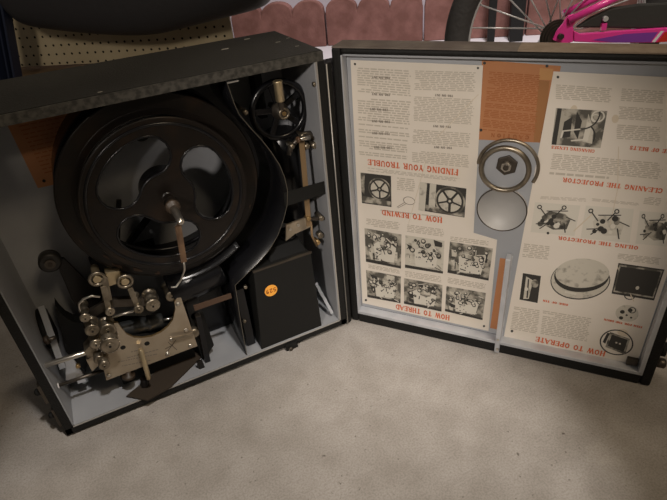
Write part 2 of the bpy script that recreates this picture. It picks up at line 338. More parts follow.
# ================================================================== PRINTED SHEETS
FONT = {  # strokes on a unit-high grid: (width, [polyline with weight])
 'A': (.8, [((0, 0), (.4, 1), .1), ((.4, 1), (.8, 0), .2), ((.15, .35), (.62, .35), .1)]),
 'B': (.7, [((.12, 0), (.12, 1), .2), ((.1, .95), (.5, .95), (.62, .78), (.5, .54), (.1, .54), .12), ((.1, .52), (.55, .5), (.68, .27), (.55, .05), (.1, .05), .14)]),
 'C': (.7, [((.68, .75), (.55, .93), (.35, .97), (.13, .75), (.1, .5), (.13, .25), (.35, .03), (.55, .06), (.68, .25), .17)]),
 'D': (.75, [((.12, 0), (.12, 1), .2), ((.1, .95), (.45, .94), (.66, .7), (.68, .5), (.66, .3), (.45, .06), (.1, .05), .15)]),
 'E': (.66, [((.12, 0), (.12, 1), .2), ((.05, .95), (.62, .95), .1), ((.62, 1), (.62, .75), .08), ((.1, .5), (.5, .5), .1), ((.05, .05), (.64, .05), .1), ((.64, 0), (.64, .27), .08)]),
 'F': (.62, [((.12, 0), (.12, 1), .2), ((.05, .95), (.6, .95), .1), ((.6, 1), (.6, .72), .08), ((.1, .5), (.46, .5), .1), ((0, .03), (.3, .03), .07)]),
 'G': (.75, [((.68, .75), (.55, .93), (.35, .97), (.13, .75), (.1, .5), (.13, .25), (.35, .03), (.6, .08), .17), ((.62, 0), (.62, .4), .17), ((.42, .42), (.75, .42), .08)]),
 'H': (.8, [((.13, 0), (.13, 1), .2), ((.67, 0), (.67, 1), .2), ((.1, .5), (.7, .5), .1), ((0, .03), (.28, .03), .07), ((.52, .03), (.8, .03), .07), ((0, .97), (.28, .97), .07), ((.52, .97), (.8, .97), .07)]),
 'I': (.32, [((.16, 0), (.16, 1), .2), ((0, .03), (.32, .03), .07), ((0, .97), (.32, .97), .07)]),
 'J': (.5, [((.35, 1), (.35, .2), (.2, .03), (.05, .15), .18), ((.18, .97), (.5, .97), .07)]),
 'L': (.62, [((.12, 0), (.12, 1), .2), ((.03, .05), (.6, .05), .1), ((.6, 0), (.6, .28), .08), ((0, .97), (.28, .97), .07)]),
 'N': (.8, [((.12, 0), (.12, 1), .1), ((.12, 1), (.66, 0), .2), ((.66, 0), (.66, 1), .1), ((0, .03), (.26, .03), .07), ((.52, .97), (.8, .97), .07)]),
 'O': (.78, [((.38, .97), (.14, .78), (.1, .5), (.14, .22), (.38, .03), (.62, .22), (.67, .5), (.62, .78), (.38, .97), .17)]),
 'P': (.66, [((.12, 0), (.12, 1), .2), ((.1, .95), (.5, .95), (.62, .75), (.5, .48), (.1, .48), .14), ((0, .03), (.3, .03), .07)]),
 'R': (.75, [((.12, 0), (.12, 1), .2), ((.1, .95), (.5, .95), (.6, .76), (.5, .52), (.1, .52), .14), ((.4, .5), (.7, 0), .18), ((0, .03), (.28, .03), .07)]),
 'S': (.6, [((.52, .78), (.4, .95), (.2, .95), (.1, .76), (.2, .58), (.45, .42), (.52, .22), (.4, .05), (.18, .05), (.06, .25), .16)]),
 'T': (.7, [((.35, 0), (.35, 1), .2), ((.03, .95), (.67, .95), .1), ((.04, 1), (.04, .75), .07), ((.66, 1), (.66, .75), .07), ((.2, .03), (.5, .03), .07)]),
 'U': (.76, [((.12, 1), (.12, .3), (.25, .06), (.45, .03), (.6, .2), (.62, .3), (.62, 1), .15), ((0, .97), (.26, .97), .07), ((.5, .97), (.76, .97), .07)]),
 'W': (1.1, [((.05, 1), (.3, 0), .2), ((.3, 0), (.53, 1), .1), ((.53, 1), (.78, 0), .2), ((.78, 0), (1.02, 1), .1)]),
 'Y': (.76, [((.05, 1), (.38, .5), .2), ((.7, 1), (.38, .5), .1), ((.38, .5), (.38, 0), .2), ((.2, .03), (.56, .03), .07)]),
 '5': (.6, [((.5, .95), (.12, .95), (.1, .55), (.35, .62), (.52, .45), (.5, .15), (.3, .03), (.08, .12), .13)]),
 '2': (.6, [((.08, .75), (.15, .92), (.35, .97), (.5, .8), (.45, .55), (.08, .05), (.55, .05), .13)]),
 '9': (.6, [((.5, .7), (.3, .5), (.12, .6), (.1, .8), (.28, .97), (.48, .88), (.5, .6), (.42, .2), (.15, .03), .13)]),
 ' ': (.4, [])}
def text_w(s, sp=.16): return sum(FONT[c][0]+sp for c in s)-sp
def strokes(s, sp=.16):
    x = 0; out = []
    for c in s:
        w_, st = FONT[c]
        for k in st:
            pts = k[:-1]; wt = k[-1]
            for a, b in zip(pts, pts[1:]): out.append(((a[0]+x, a[1]), (b[0]+x, b[1]), wt))
        x += w_+sp
    return out
def quad2(a, b, wt):
    a = V((*a, 0)); b = V((*b, 0)); t = (b-a); l = t.length; t /= l; n = V((-t.y, t.x, 0))*wt/2; e = t*wt*.3
    return [a-n-e, b-n+e, b+n+e, a+n-e]
class Sheet:
    """printed paper in the lid: everything printed on it lies in the sheet's own mesh"""
    def __init__(s, outline, mat_, d, th=.0006):
        s.m = MB(); s.d = d; s.k = 0
        s.m.prism([Lw(u, z, d) for u, z in outline], LV*th, mat_)
        s.out = outline
    def P(s, u, z, lay=1): return Lw(u, z, s.d-.00012*lay)
    def poly(s, pts, mt, lay=1): s.m.add([s.P(u, z, lay) for u, z in pts], [tuple(range(len(pts)))], mt)
    def px(s, pts, mt, lay=1): s.poly([Luz(x, y, s.d) for x, y in pts], mt, lay)
    def head(s, txt, right, left, hpx, mt='red_ink', sp=.16, bold=1.0):
        # the case stands upside down: writing runs from the right to the left
        a = V(Luz(*right, s.d)); b = V(Luz(*left, s.d)); t = b-a; l = t.length; t /= l; n = V((t.y, -t.x)) * -1
        if n.y > 0: n = -n
        k = l/text_w(txt, sp); hpx *= .88; bold *= 1.15; hh = abs(Luz(right[0], right[1], s.d)[1]-Luz(right[0], right[1]+hpx, s.d)[1])
        o = a-n*hh/2
        for p, q, wt in strokes(txt, sp):
            s.poly([(o+t*(c.x*k)+n*(c.y*hh))[:] for c in quad2(p, q, wt*bold)], mt, 1)
    def text(s, c, rows, mt='ink', seed=0, fill=.72, ragged=.05, blank=.0):
        # c: four pixel corners (tl, tr, br, bl); rows of word marks too small to read
        tl, tr, br, bl = [V(Luz(*p, s.d)) for p in c]; rnd = random.Random(seed); wl = (tr-tl).length
        rows = int(rows*1.35+.5)
        for r in range(rows):
            if rnd.random() < blank: continue
            f = (r+.5)/rows; a = tl.lerp(bl, f); b = tr.lerp(br, f); h_ = (tl-bl).length/rows*.27
            x = rnd.random()*.02; end = 1-rnd.random()*ragged
            if rnd.random() < .12: x += .3*rnd.random()
            while x < end:
                wd = (.003+rnd.random()*.008)/wl; x2 = min(x+wd, end)
                p = a.lerp(b, x); q = a.lerp(b, x2); n = V((0, h_))
                s.poly([(p-n)[:], (q-n)[:], (q+n)[:], (p+n)[:]], mt, 1); x = x2+.0016/wl
    def rect(s, c, mt, lay=1): s.px(c, mt, lay)
    def inq(s, c, u, v):
        tl, tr, br, bl = [V(Luz(*p, s.d)) for p in c]; return (tl.lerp(tr, u)).lerp(bl.lerp(br, u), v)
    def shape(s, c, pts, mt, lay=2): s.poly([s.inq(c, u, v)[:] for u, v in pts], mt, lay)
    def ell(s, c, cu, cv, ru, rv, mt, lay=2, n=20, a0=0): s.shape(c, [(cu+ru*math.cos(a0+2*PI*i/n), cv+rv*math.sin(a0+2*PI*i/n)) for i in range(n)], mt, lay)
    def annul(s, c, cu, cv, r0, r1, mt, lay, asp=1, n=24, a0=0, a1=2*PI):
        for i in range(n):
            p, q = a0+(a1-a0)*i/n, a0+(a1-a0)*(i+1)/n
            s.shape(c, [(cu+r0*math.cos(p), cv+r0*asp*math.sin(p)), (cu+r1*math.cos(p), cv+r1*asp*math.sin(p)), (cu+r1*math.cos(q), cv+r1*asp*math.sin(q)), (cu+r0*math.cos(q), cv+r0*asp*math.sin(q))], mt, lay)
    def line(s, c, a, b, wt, mt, lay=3): s.shape(c, [(p.x, p.y) for p in quad2(a, b, wt)], mt, lay)
    def reel_photo(s, c, cu, cv, r, asp, n=5, bg='photo_dark'):
        s.rect(c, bg)
        s.shape(c, [(.02, .75), (.98, .82), (.98, .98), (.02, .96)], 'photo_mid', 2); s.shape(c, [(.0, .0), (.14, .0), (.1, .7), (.0, .6)], 'photo_mid', 2)
        s.ell(c, cu, cv, r*1.12, r*1.12*asp, 'photo_mid', 3, 28); s.ell(c, cu, cv, r, r*asp, 'photo_dark', 4, 28); s.ell(c, cu, cv, r*.86, r*.86*asp, 'photo_light', 5, 28)
        for i in range(n):
            a = 2*PI*i/n+.3; s.line(c, (cu, cv), (cu+r*.86*math.cos(a), cv+r*.86*asp*math.sin(a)), .055, 'photo_dark', 6)
        s.ell(c, cu, cv, r*.25, r*.25*asp, 'photo_dark', 7, 16); s.ell(c, cu, cv, r*.1, r*.1*asp, 'photo_light', 8, 10)
    def mech_photo(s, c, seed, dark=.5, bg='photo_mid'):
        rnd = random.Random(seed); s.rect(c, bg)
        T3 = ['photo_dark', 'photo_mid', 'photo_light', 'photo_pale']
        for i in range(11):   # broad dark and light areas round the machine
            u, v = rnd.uniform(0, .75), rnd.uniform(0, .75); a, b = rnd.uniform(.12, .25), rnd.uniform(.12, .3)
            s.shape(c, [(u, v), (u+a, v+rnd.uniform(-.0, .08)), (u+a, v+b), (u+rnd.uniform(0, .1), v+b)], 'photo_dark' if rnd.random() < dark else 'photo_light', 2+i*.15)
        s.shape(c, [(.24, .42), (.40, .30), (.44, .52), (.58, .56), (.70, .50), (.74, .34), (.86, .42), (.80, .86), (.28, .90)], 'photo_pale', 4)
        for i in range(5): s.ell(c, rnd.uniform(.3, .78), rnd.uniform(.6, .85), .018, .022, 'photo_dark', 5, 8)
        for i in range(20):
            u, v = rnd.uniform(.12, .88), rnd.uniform(.1, .62); r = rnd.uniform(.03, .07)
            s.ell(c, u, v, r, r*1.1, 'photo_dark', 5+i*.1, 12); s.ell(c, u-.005, v-.01, r*.62, r*.66, T3[rnd.choice((1, 2, 3))], 5.05+i*.1, 12)
        for i in range(22):
            a = (rnd.uniform(.08, .9), rnd.uniform(.08, .92)); an = rnd.uniform(0, PI); l = rnd.uniform(.06, .2)
            b = (min(.95, max(.05, a[0]+l*math.cos(an))), min(.95, max(.05, a[1]+l*math.sin(an)))); s.line(c, a, b, rnd.uniform(.012, .03), rnd.choice(['photo_dark', 'photo_pale']), 6.5+i*.05)
        s.shape(c, [(0, .90), (1, .93), (1, 1), (0, 1)], 'photo_dark', 3)

def u_(x, y): return Luz(x, y, PD-.001)
# --- left sheet
SD = PD-.001
out = [u_(350.5, 60), u_(483, 65.5), u_(473.5, 233), u_(497, 240), u_(488.5, 331), u_(362.5, 303)]
s = Sheet(out, 'paper', SD)
s.text([(357, 67), (411, 70), (411, 97), (357, 92)], 8, seed=1, blank=.12)
s.text([(357, 97), (411, 101), (410, 130), (358, 125)], 9, seed=2, blank=.12)
s.text([(358, 128), (410, 133), (408, 160), (359, 155)], 9, seed=3, blank=.12)
s.text([(415, 70), (477, 72), (475, 92), (414, 90)], 8, seed=4, blank=.03)
s.text([(414, 96), (475, 99), (473, 125), (413, 121)], 11, seed=5, blank=.03)
s.text([(413, 129), (472, 133), (470, 148), (412, 143)], 6, seed=6); s.text([(412, 150), (470, 155), (469, 168), (411, 162)], 5, seed=7)
for x, y in ((376, 77), (376, 94), (374, 109), (376, 121), (376, 133), (378, 147), (439, 95), (437, 126), (438, 147)):
    s.head('TIO ON INT', (x+14, y+1), (x-4, y), 2.2, 'ink_dark', bold=1.4)
s.head('FINDING YOUR TROUBLE', (458, 172.5), (368, 162), 6.2, bold=1.15)
s.text([(366, 167), (460, 178), (460, 182), (366, 171)], 2, seed=8)
c = [(360.5, 172.5), (391, 176), (391.5, 207), (362, 203)]; s.reel_photo(c, .62, .46, .34, .95)
c = [(420, 182), (466.5, 188.5), (464.5, 217.5), (418.5, 210)]; s.reel_photo(c, .67, .5, .29, 1.5, 5)
s.shape(c, [(0, 0), (.16, 0), (.14, 1), (0, 1)], 'photo_light', 3); s.shape(c, [(.22, 0), (.36, 0), (.36, .8), (.22, .85)], 'photo_light', 3)
s.text([(397, 177), (415, 179), (415, 192), (397, 190)], 5, seed=9)
c = [(396, 193), (416, 196), (416, 211), (396, 208)]
s.annul(c, .66, .38, .26, .30, 'ink_dark', 1, .9); s.line(c, (.42, .55), (.05, .92), .03, 'ink_dark', 2); s.line(c, (.5, .62), (.1, .97), .03, 'ink_dark', 2)
s.head('HOW TO REWIND', (442, 220.3), (382, 212.3), 5.6, bold=1.15)
s.text([(380, 209), (443, 216), (443, 218), (380, 211)], 1, 'ink', 10, ragged=.01)
s.text([(366, 218), (400, 222), (400, 230), (366, 226)], 4, seed=11); s.text([(407, 224), (444, 229), (444, 237), (407, 232)], 4, seed=12); s.text([(450, 236), (490, 241), (490, 246), (450, 241)], 2, seed=13)
ph = [[(364.5, 228), (401.5, 234.5), (401, 268.5), (366, 261.5)], [(405.5, 235), (444.5, 241), (443, 273.5), (405, 267.5)], [(450, 241.5), (493, 248.5), (488.5, 280.5), (447.5, 272.5)],
      [(366, 270), (401, 276.5), (400.5, 303), (367.5, 297)], [(404, 278), (442.5, 285), (441.5, 311.5), (404, 303.5)], [(446.5, 286), (486, 293), (482.5, 320), (445, 311)]]
for i, c in enumerate(ph): s.mech_photo(c, 20+i*7, .55 if i in (1, 4, 3) else .3, 'photo_mid' if i != 1 else 'photo_light')
s.text([(368, 264), (400, 270), (400, 274), (368, 268)], 2, seed=14); s.text([(405, 270.5), (442, 276.5), (442, 283), (405, 276.5)], 3, seed=15); s.text([(448, 277), (487, 284), (486, 290), (447, 283)], 3, seed=16)
s.head('HOW TO THREAD', (449.5, 318), (396, 306.5), 5.2, bold=1.15)
for x, y in ((355, 64), (478, 68), (484, 326), (366, 300)):
    s.ell([(x-2, y-2), (x+2, y-2), (x+2, y+2), (x-2, y+2)], .5, .5, .3, .3, 'photo_dark', 2, 8)
s.line([(350, 60), (483, 65), (473, 233), (350, 220)], (.62, .55), (.5, .98), .004, 'stain', 2); s.line([(350, 60), (483, 65), (473, 233), (350, 220)], (.98, .15), (.7, .4), .004, 'stain', 2)
so = s.m.build('instruction_sheet', origin=Lw(.12, .03, SD)); tag(so, 'tall cream instruction sheet in left half of lid with six threading photographs', 'paper sheet')
# --- right sheet
R_U = LW-.0205
out = [u_(553.5, 71.5), (R_U, u_(553.5, 71.5)[1]-.003), (R_U, u_(633, 366)[1]), u_(503.5, 338.5)]
s = Sheet(out, 'paper', SD)
s.text([(556, 84), (612, 88), (611, 103), (555, 99)], 6, 'ink', 30); s.text([(622, 88), (666, 91), (664, 104), (620, 101)], 5, seed=31); s.text([(619, 106), (664, 109), (662, 122), (618, 119)], 6, seed=32)
s.text([(617, 124), (662, 127), (660, 142), (616, 139)], 6, seed=33)
c = [(556, 108), (607.5, 111), (600.5, 148), (551.5, 144.5)]
s.rect(c, 'photo_mid'); s.shape(c, [(.03, .0), (.12, 0), (.1, 1), (0, 1)], 'photo_dark', 2); s.shape(c, [(.2, .35), (.35, .2), (.36, .75), (.18, .8)], 'photo_dark', 3)
s.shape(c, [(.42, .05), (.55, .3), (.52, .8), (.42, .6)], 'photo_dark', 3.2); s.shape(c, [(.65, .1), (.8, .5), (.82, .9), (.62, .85)], 'photo_light', 3)
s.line(c, (.2, .6), (.62, .5), .035, 'photo_pale', 4); s.line(c, (.2, .6), (.18, .78), .04, 'photo_pale', 4); s.line(c, (.4, .85), (.72, .78), .04, 'photo_pale', 4)
s.annul(c, .84, .15, .10, .13, 'photo_pale', 5, 1.2); s.annul(c, .8, .2, .07, .09, 'photo_pale', 5.1, 1.2); s.annul(c, .55, .1, .3, .33, 'photo_dark', 5.2, 1.3, 16, -.2, 1.6)
s.shape(c, [(.66, .32), (.76, .36), (.72, .85), (.62, .8)], 'photo_pale', 4.5); s.annul(c, .55, .72, .28, .31, 'photo_dark', 5.3, 1.3, 12, -.9, .3)
s.head('CHANGING LENSES', (594.5, 151.3), (551.5, 147), 3.2, bold=1.2)
s.head('CARE OF BELTS', (679, 152.5), (630, 147.5), 4, bold=1.2)
s.text([(552, 153), (665, 163), (663, 180), (549, 169)], 7, seed=34, blank=.05)
s.text([(549, 171), (612, 176), (611, 180), (548, 175)], 1, 'ink', 35)
s.head('CLEANING THE PROJECTOR', (662.5, 191), (563, 179.7), 5.0, bold=1.15)
s.text([(540, 196), (588, 198), (587, 202), (540, 199)], 2, seed=36); s.text([(592, 198), (640, 203), (639, 206), (592, 201)], 2, seed=37); s.text([(645, 196), (662, 198), (660, 206), (643, 204)], 4, seed=38)
for i, c in enumerate(([(535, 202), (580.5, 205.5), (574.5, 236), (530.5, 232)], [(586, 205.5), (634, 209), (629.5, 243), (580.5, 238)], [(640, 211), (675, 213.5), (671, 247), (635.5, 243.5)])):
    s.rect(c, 'photo_pale'); rnd = random.Random(50+i)
    s.shape(c, [(.2, .45), (.35, .25), (.7, .3), (.85, .45), (.8, .8), (.5, .85), (.25, .7)], 'photo_mid' if i != 1 else 'photo_light', 2)
    for k in range(16 if i != 1 else 10):
        u, v = rnd.uniform(.15, .8), rnd.uniform(.3, .75); r = rnd.uniform(.03, .07); s.ell(c, u, v, r, r*1.3, rnd.choice(['photo_dark', 'photo_dark', 'photo_pale', 'photo_mid']), 3+k*.1, 10)
    s.annul(c, .12, .14, .03, .055, 'photo_dark', 5, 1.3, 12); s.annul(c, .66, .1, .03, .055, 'photo_dark', 5, 1.3, 12)
    for a, b in (((.16, .2), (.3, .42)), ((.62, .16), (.5, .38)), ((.3, .25), (.75, .2)), ((.75, .4), (.95, .5)), ((.1, .7), (.35, .65)), ((.2, .85), (.4, .6)), ((.72, .6), (.78, .9))): s.line(c, a, b, .028, 'photo_dark', 4.8)
s.head('OILING THE PROJECTOR', (638, 248), (558.5, 237.8), 3.8, bold=1.2)
s.text([(524, 243), (550, 246), (549, 260), (522, 257)], 6, seed=39); s.text([(618, 253), (662, 258), (660, 265), (617, 260)], 4, seed=40)
c = [(523, 273), (541, 276), (537.5, 303), (519.5, 299.5)]; s.rect(c, 'photo_dark'); s.shape(c, [(.2, .1), (.6, .2), (.5, .9), (.2, .95)], 'photo_light', 2); s.ell(c, .72, .3, .2, .15, 'photo_mid', 3); s.line(c, (.35, .2), (.4, .85), .08, 'photo_dark', 4); s.ell(c, .3, .55, .1, .07, 'photo_pale', 5)
# printed film can
c = [(551, 256), (612, 256), (610, 300), (549, 300)]
s.ell(c, .5, .54, .49, .45, 'photo_dark', 1, 40); s.ell(c, .5, .53, .475, .43, 'photo_light', 2, 40); s.ell(c, .52, .44, .45, .37, 'photo_dark', 3, 40); s.ell(c, .53, .38, .44, .33, 'photo_light', 4, 40)
s.line(c, (.28, .80), (.44, .85), .05, 'photo_pale', 5)
c = [(618.5, 263), (664.5, 269.5), (654, 300.5), (611.5, 293.5)]; s.rect(c, 'photo_dark'); s.shape(c, [(.03, .04), (.97, .04), (.97, .93), (.03, .93)], 'photo_mid', 2); s.shape(c, [(.06, .09), (.94, .09), (.94, .88), (.06, .88)], 'photo_dark', 3); s.annul(c, .43, .98, .1, .13, 'photo_dark', 1, 1, 12, 0, PI); s.ell(c, .55, .68, .04, .06, 'photo_light', 4)
c = [(617, 303), (641, 306), (637.5, 324), (613, 320)]; s.ell(c, .5, .5, .47, .47, 'photo_light', 1, 24)
for u, v, r in ((.3, .45, .1), (.6, .3, .1), (.3, .8, .09), (.7, .7, .05), (.5, .6, .05)): s.ell(c, u, v, r, r*1.1, 'photo_dark', 2, 10)
s.annul(c, .68, .28, .12, .16, 'photo_dark', 3, 1.1, 12)
s.head('ITEM FOR THE DRUM'.replace('M', 'N'), (642, 327.3), (604, 319.3), 2.0, bold=1.6); s.head('SIDE OF TIN', (568, 305), (543, 300.5), 2.0, 'red_ink', bold=1.5)
c = [(601.5, 326), (636, 331), (633, 359), (596, 353)]; s.annul(c, .5, .5, .43, .47, 'photo_dark', 1, .98, 28); s.shape(c, [(.28, .16), (.86, .3), (.78, .88), (.22, .72)], 'photo_mid', 2); s.shape(c, [(.34, .24), (.8, .34), (.73, .8), (.28, .66)], 'photo_dark', 3); s.shape(c, [(.2, .2), (.28, .2), (.2, .6), (.12, .55)], 'photo_dark', 3)
s.ell(c, .5, .5, .03, .03, 'photo_light', 4); s.ell(c, .6, .52, .03, .03, 'photo_light', 4)
s.text([(514, 306), (541, 310), (537, 334), (510, 329)], 10, seed=41); s.text([(543, 310), (592, 318), (588, 342), (540, 334)], 10, seed=42)
s.head('HOW TO OPERATE', (605, 354), (536, 338.8), 5.4, bold=1.15)
for x, y in ((558, 77), (512, 331), (548, 233)): s.ell([(x-2, y-2), (x+2, y-2), (x+2, y+2), (x-2, y+2)], .5, .5, .35, .35, 'photo_dark', 2, 8)
c = [(553, 72), (667, 76), (633, 366), (503, 338)]
for a, b in (((.55, .42), (.42, .49)), ((.68, .2), (.72, .33)), ((.72, .33), (.7, .45)), ((.8, .6), (.95, .72))): s.line(c, a, b, .006, 'stain', 2)
for u, v, r in ((.62, .12, .03), (.68, .665, .035), (.9, .86, .04), (.25, .1, .03)): s.ell(c, u, v, r, r*.4, 'stain', .5, 14)
so = s.m.build('instruction_sheet', origin=Lw(.33, .03, SD)); tag(so, 'tall cream instruction sheet in right half of lid showing a round film can', 'paper sheet')
# --- orange caution sheet (under both)
OD = PD-.0001
s = Sheet([Luz(482, 60, OD), Luz(561, 66, OD), Luz(547, 143, OD), Luz(477, 139.5, OD)], 'orange_paper', OD, .00009)
s.px([(539, 80), (549.5, 81), (544, 142.7), (533.5, 142)], 'orange_dark', .5); s.px([(540, 68), (553, 69), (552, 80), (538.5, 79.5)], 'orange_pale', .5)
s.text([(489, 71), (541, 75), (536, 136), (481.5, 130)], 26, 'orange_print', 60, blank=.12)
s.head('CAUTION', (529, 137.5), (491, 135), 4, 'orange_print', sp=.5, bold=1.2)
for x, y in ((484.5, 63), (547, 66), (481, 130), (543, 133)): s.ell([(x-2, y-2), (x+2, y-2), (x+2, y+2), (x-2, y+2)], .5, .5, .4, .4, 'photo_dark', 2, 8)
so = s.m.build('caution_sheet', origin=Lw(.21, .33, OD)); tag(so, 'orange printed caution sheet at top of lid between the cream sheets', 'paper sheet')
s = Sheet([Luz(500, 258, OD), Luz(508, 259, OD), Luz(499.5, 330, OD), Luz(490, 328, OD)], 'orange_paper', OD, .00009)
so = s.m.build('paper_strip', origin=Lw(.23, .05, OD)); tag(so, 'narrow orange paper strip beside the metal bar low in the lid', 'paper strip')
# --- orange sheet on the mounting panel, upper left of the body
def Bx(x, y): q = B(x, y, BD); return q.x, q.z
m = MB(); q = [Bx(5, 122), Bx(95, 100), Bx(92, 176), Bx(38, 188)]; od = BD-.0006
q[0] = (q[0][0], H-T-.006); q[1] = (q[1][0], H-T-.006)
m.prism([V((a, od, b)) for a, b in q], (0, .0005, 0), 'orange_paper')
rnd = random.Random(5)
for r in range(17):
    z = H-T-.014-r*.0052; x = q[0][0]+.010+ .0005*r
    while x < q[1][0]-.02:
        wd = rnd.uniform(.003, .011); m.add([V((x, od-.0002, z)), V((x+wd, od-.0002, z)), V((x+wd, od-.0002, z+.0016)), V((x, od-.0002, z+.0016))], [(0, 1, 2, 3)], 'orange_print'); x += wd+.002
p = B(44, 181, od-.001); m.cyl(p, p+V((0, .001, 0)), .002, 'black_matt', 10)
so = m.build('caution_sheet', origin=V((q[3][0], od, q[3][1]))); tag(so, 'orange printed sheet pinned inside the body behind the reel at upper left', 'paper sheet')

# ================================================================== LID HARDWARE
cc = L(507, 167, PD-.006); hub = thing('reel_retainer', L(507, 167, PD), 'round nickel ring with a central hub nut fixed above the pale disc in the lid', 'metal ring')
def lring(m, x, y, d, rpx, tr, mt, a0=0, a1=2*PI, dx=0):
    c_ = L(x, y, d); r = abs(L(x+rpx, y, d).x-c_.x)/LU.x; m.ring(c_, LV, r, tr, mt, 48, a0, a1); return r
m = MB(); r = lring(m, 504.5, 169.5, PD-.006, 24.5, .0032, 'nickel'); m.build('ring', hub)
m = MB(); lring(m, 507.5, 167.5, PD-.004, 31, .0022, 'nickel', 0.05, PI*1.15); m.build('spring_clip', hub)
m = MB(); c_ = L(507, 164.5, PD); m.cyl(c_-LV*.004, c_, .0135, 'dark_steel', 6); m.build('hub_plate', hub, bevel=.001)
m = MB(); m.cyl(c_-LV*.009, c_-LV*.004, .0065, 'steel', 6); m.cyl(c_-LV*.011, c_-LV*.009, .0035, 'dark_steel', 12); m.build('nut', hub)
m = MB(); c_ = L(502, 208.5, PD); r = abs(L(528, 208.5, PD).x-c_.x)/LU.x
m.lathe(c_, c_-LV, [(0, r), (.0045, r), (.0045, r-.0015), (.002, r-.002), (.002, .0001)], 'dull_tin', 56, cap=False); m.ring(c_-LV*.0045, LV, r-.0006, .0008, 'dark_steel', 56)
m.build('rim', None, origin=c_) if False else None
d_ = m.build('round_tin_disc', origin=c_); tag(d_, 'pale round metal disc with raised rim set in lid below the nickel ring', 'metal disc')

# ================================================================== FILM REELS
RR = .0985
def reel(origin):
    root = thing('film_reel', origin, '', 'film reel')
    o = V(origin)
    def flange(y, mt, rot):
        kid = []
        for k in range(3):
            c0 = math.radians(rot+120*k); pts = []; rc, hw, sp = RR*.575, RR*.245, math.radians(28)
            for i in range(13): a = c0-sp+2*sp*i/12; pts.append(((rc+hw)*math.cos(a), (rc+hw)*math.sin(a)))
            for i in range(1, 8): a = c0+sp; t = PI*i/8; pts.append((rc*math.cos(a)+hw*math.cos(a+t), rc*math.sin(a)+hw*math.sin(a+t)))
            for i in range(13): a = c0+sp-2*sp*i/12; pts.append(((rc-hw)*math.cos(a), (rc-hw)*math.sin(a)))
            for i in range(1, 8): a = c0-sp; t = PI+PI*i/8; pts.append((rc*math.cos(a)+hw*math.cos(a+t), rc*math.sin(a)+hw*math.sin(a+t)))
            kid.append(pts)
        outer = [(RR*math.cos(2*PI*i/96), RR*math.sin(2*PI*i/96)) for i in range(96)]
        vs, fs = curve_mesh([outer]+kid, .0006, .0007)
        m = MB(); m.add([o+V((p.x, y+p.z, p.y)) for p in vs], fs, mt, False)
        ax = V((0, -1, 0)); s_ = -1 if y < .02 else 1
        m.ring(o+V((0, y, 0)), ax, RR-.0005, .0016, mt, 96)
        m.ring(o+V((0, y-.0008, 0)), ax, RR*.93, .0022, 'black_enamel', 96)
        for pts in kid:
            m.tube([o+V((a, y-.0006, b)) for a, b in pts], .0016, 'black_enamel' if s_ < 0 else mt, 8, True)
        return m
    f1 = flange(0, 'brown_black', 125); ax = V((0, -1, 0))
    f1.build('front_flange', root)
    m = MB(); m.ring(o+V((0, .038, 0)), (0, 1, 0), RR*.93, .003, 'black_enamel', 72)
    m.build('rear_flange', root)
    m = MB(); m.lathe(o+V((0, .0005, 0)), o+V((0, .0375, 0)), [(0, RR*.29), (.037, RR*.29)], 'black_enamel', 48); m.build('core', root)
    m = MB(); m.lathe(o+V((0, .001, 0)), o+V((0, -1, 0)), [(0, RR*.30), (.0012, RR*.295), (.0014, RR*.26), (.0008, RR*.25), (.0008, .008), (.004, .0075), (.004, .006)], 'brown_black', 40); m.build('hub_cap', root)
    return root
RC = X(.2165, .305, .0080)
r1 = reel(tuple(RC)); r1['label'] = 'large brown black metal film reel with three kidney-shaped openings on the projector spindle'

# ================================================================== PROJECTOR
pr = thing('film_projector', (-W/2, .06, bt+T+lt), 'vintage black and nickel film projector mechanism mounted inside the open case', 'projector')
# spindle
m = MB(); s0 = V((RC.x, -.0055, RC.z)); m.lathe(s0, s0+V((0, -1, 0)), [(0, .0075), (.010, .0075), (.010, .0085), (.016, .0085), (.016, .007), (.022, .006)], 'dark_leather', 24); sp_ = m.build('spindle_collar', pr); sp_['label'] = 'worn brown spindle collar'
m = MB(); s1 = s0+V((0, -.022, 0)); m.lathe(s1, s1+V((0, -1, 0)), [(0, .0048), (.028, .004), (.031, .0044), (.035, .0035), (.0365, .001)], 'steel', 20); m.build('spindle', pr)
# strap hanging from spindle
tip = s1+V((0, -.027, -.003)); e1 = B(180, 247, -.018); e2 = B(183, 268, -.010); e3 = B(171, 287, -.006)
pts = [tip, B(178, 226, -.03), B(181, 244, -.02), B(184, 262, -.015)]
m = MB()
for a, b in zip(pts, pts[1:]): m.bar(a, b, .0075 if a != pts[0] else .004, .0014, 'leather', (0, 1, .3))
m.build('leather_strap', pr)
m = MB(); m.tube([pts[-1], B(184.5, 270, -.010), B(181, 280, -.008), B(176, 287, -.006), e3], .0013, 'steel', 8); m.build('strap_hook', pr)
# guard / partition
gp = [(.3135, .426), (.3175, .400), (.321, .387), (.331, .369), (.343, .350), (.353, .331), (.3615, .311), (.366, .292), (.3675, .273), (.364, .251), (.356, .231), (.344, .209), (.329, .191), (.313, .178), (.295, .167), (.271, .152), (.268, .1), (.266, .055), (.265, .0195)]
m = MB(); m.sheet([X(x, z, .002) for x, z in gp], (0, BD-.004, 0), .0008, 'black_enamel', 'dim_edge'); g = m.build('reel_guard', pr)
m = MB(); m.box(X(.3135, .425, .001), X(.327, .4262, .012), 'bright_edge'); m.build('guard_tab', pr)
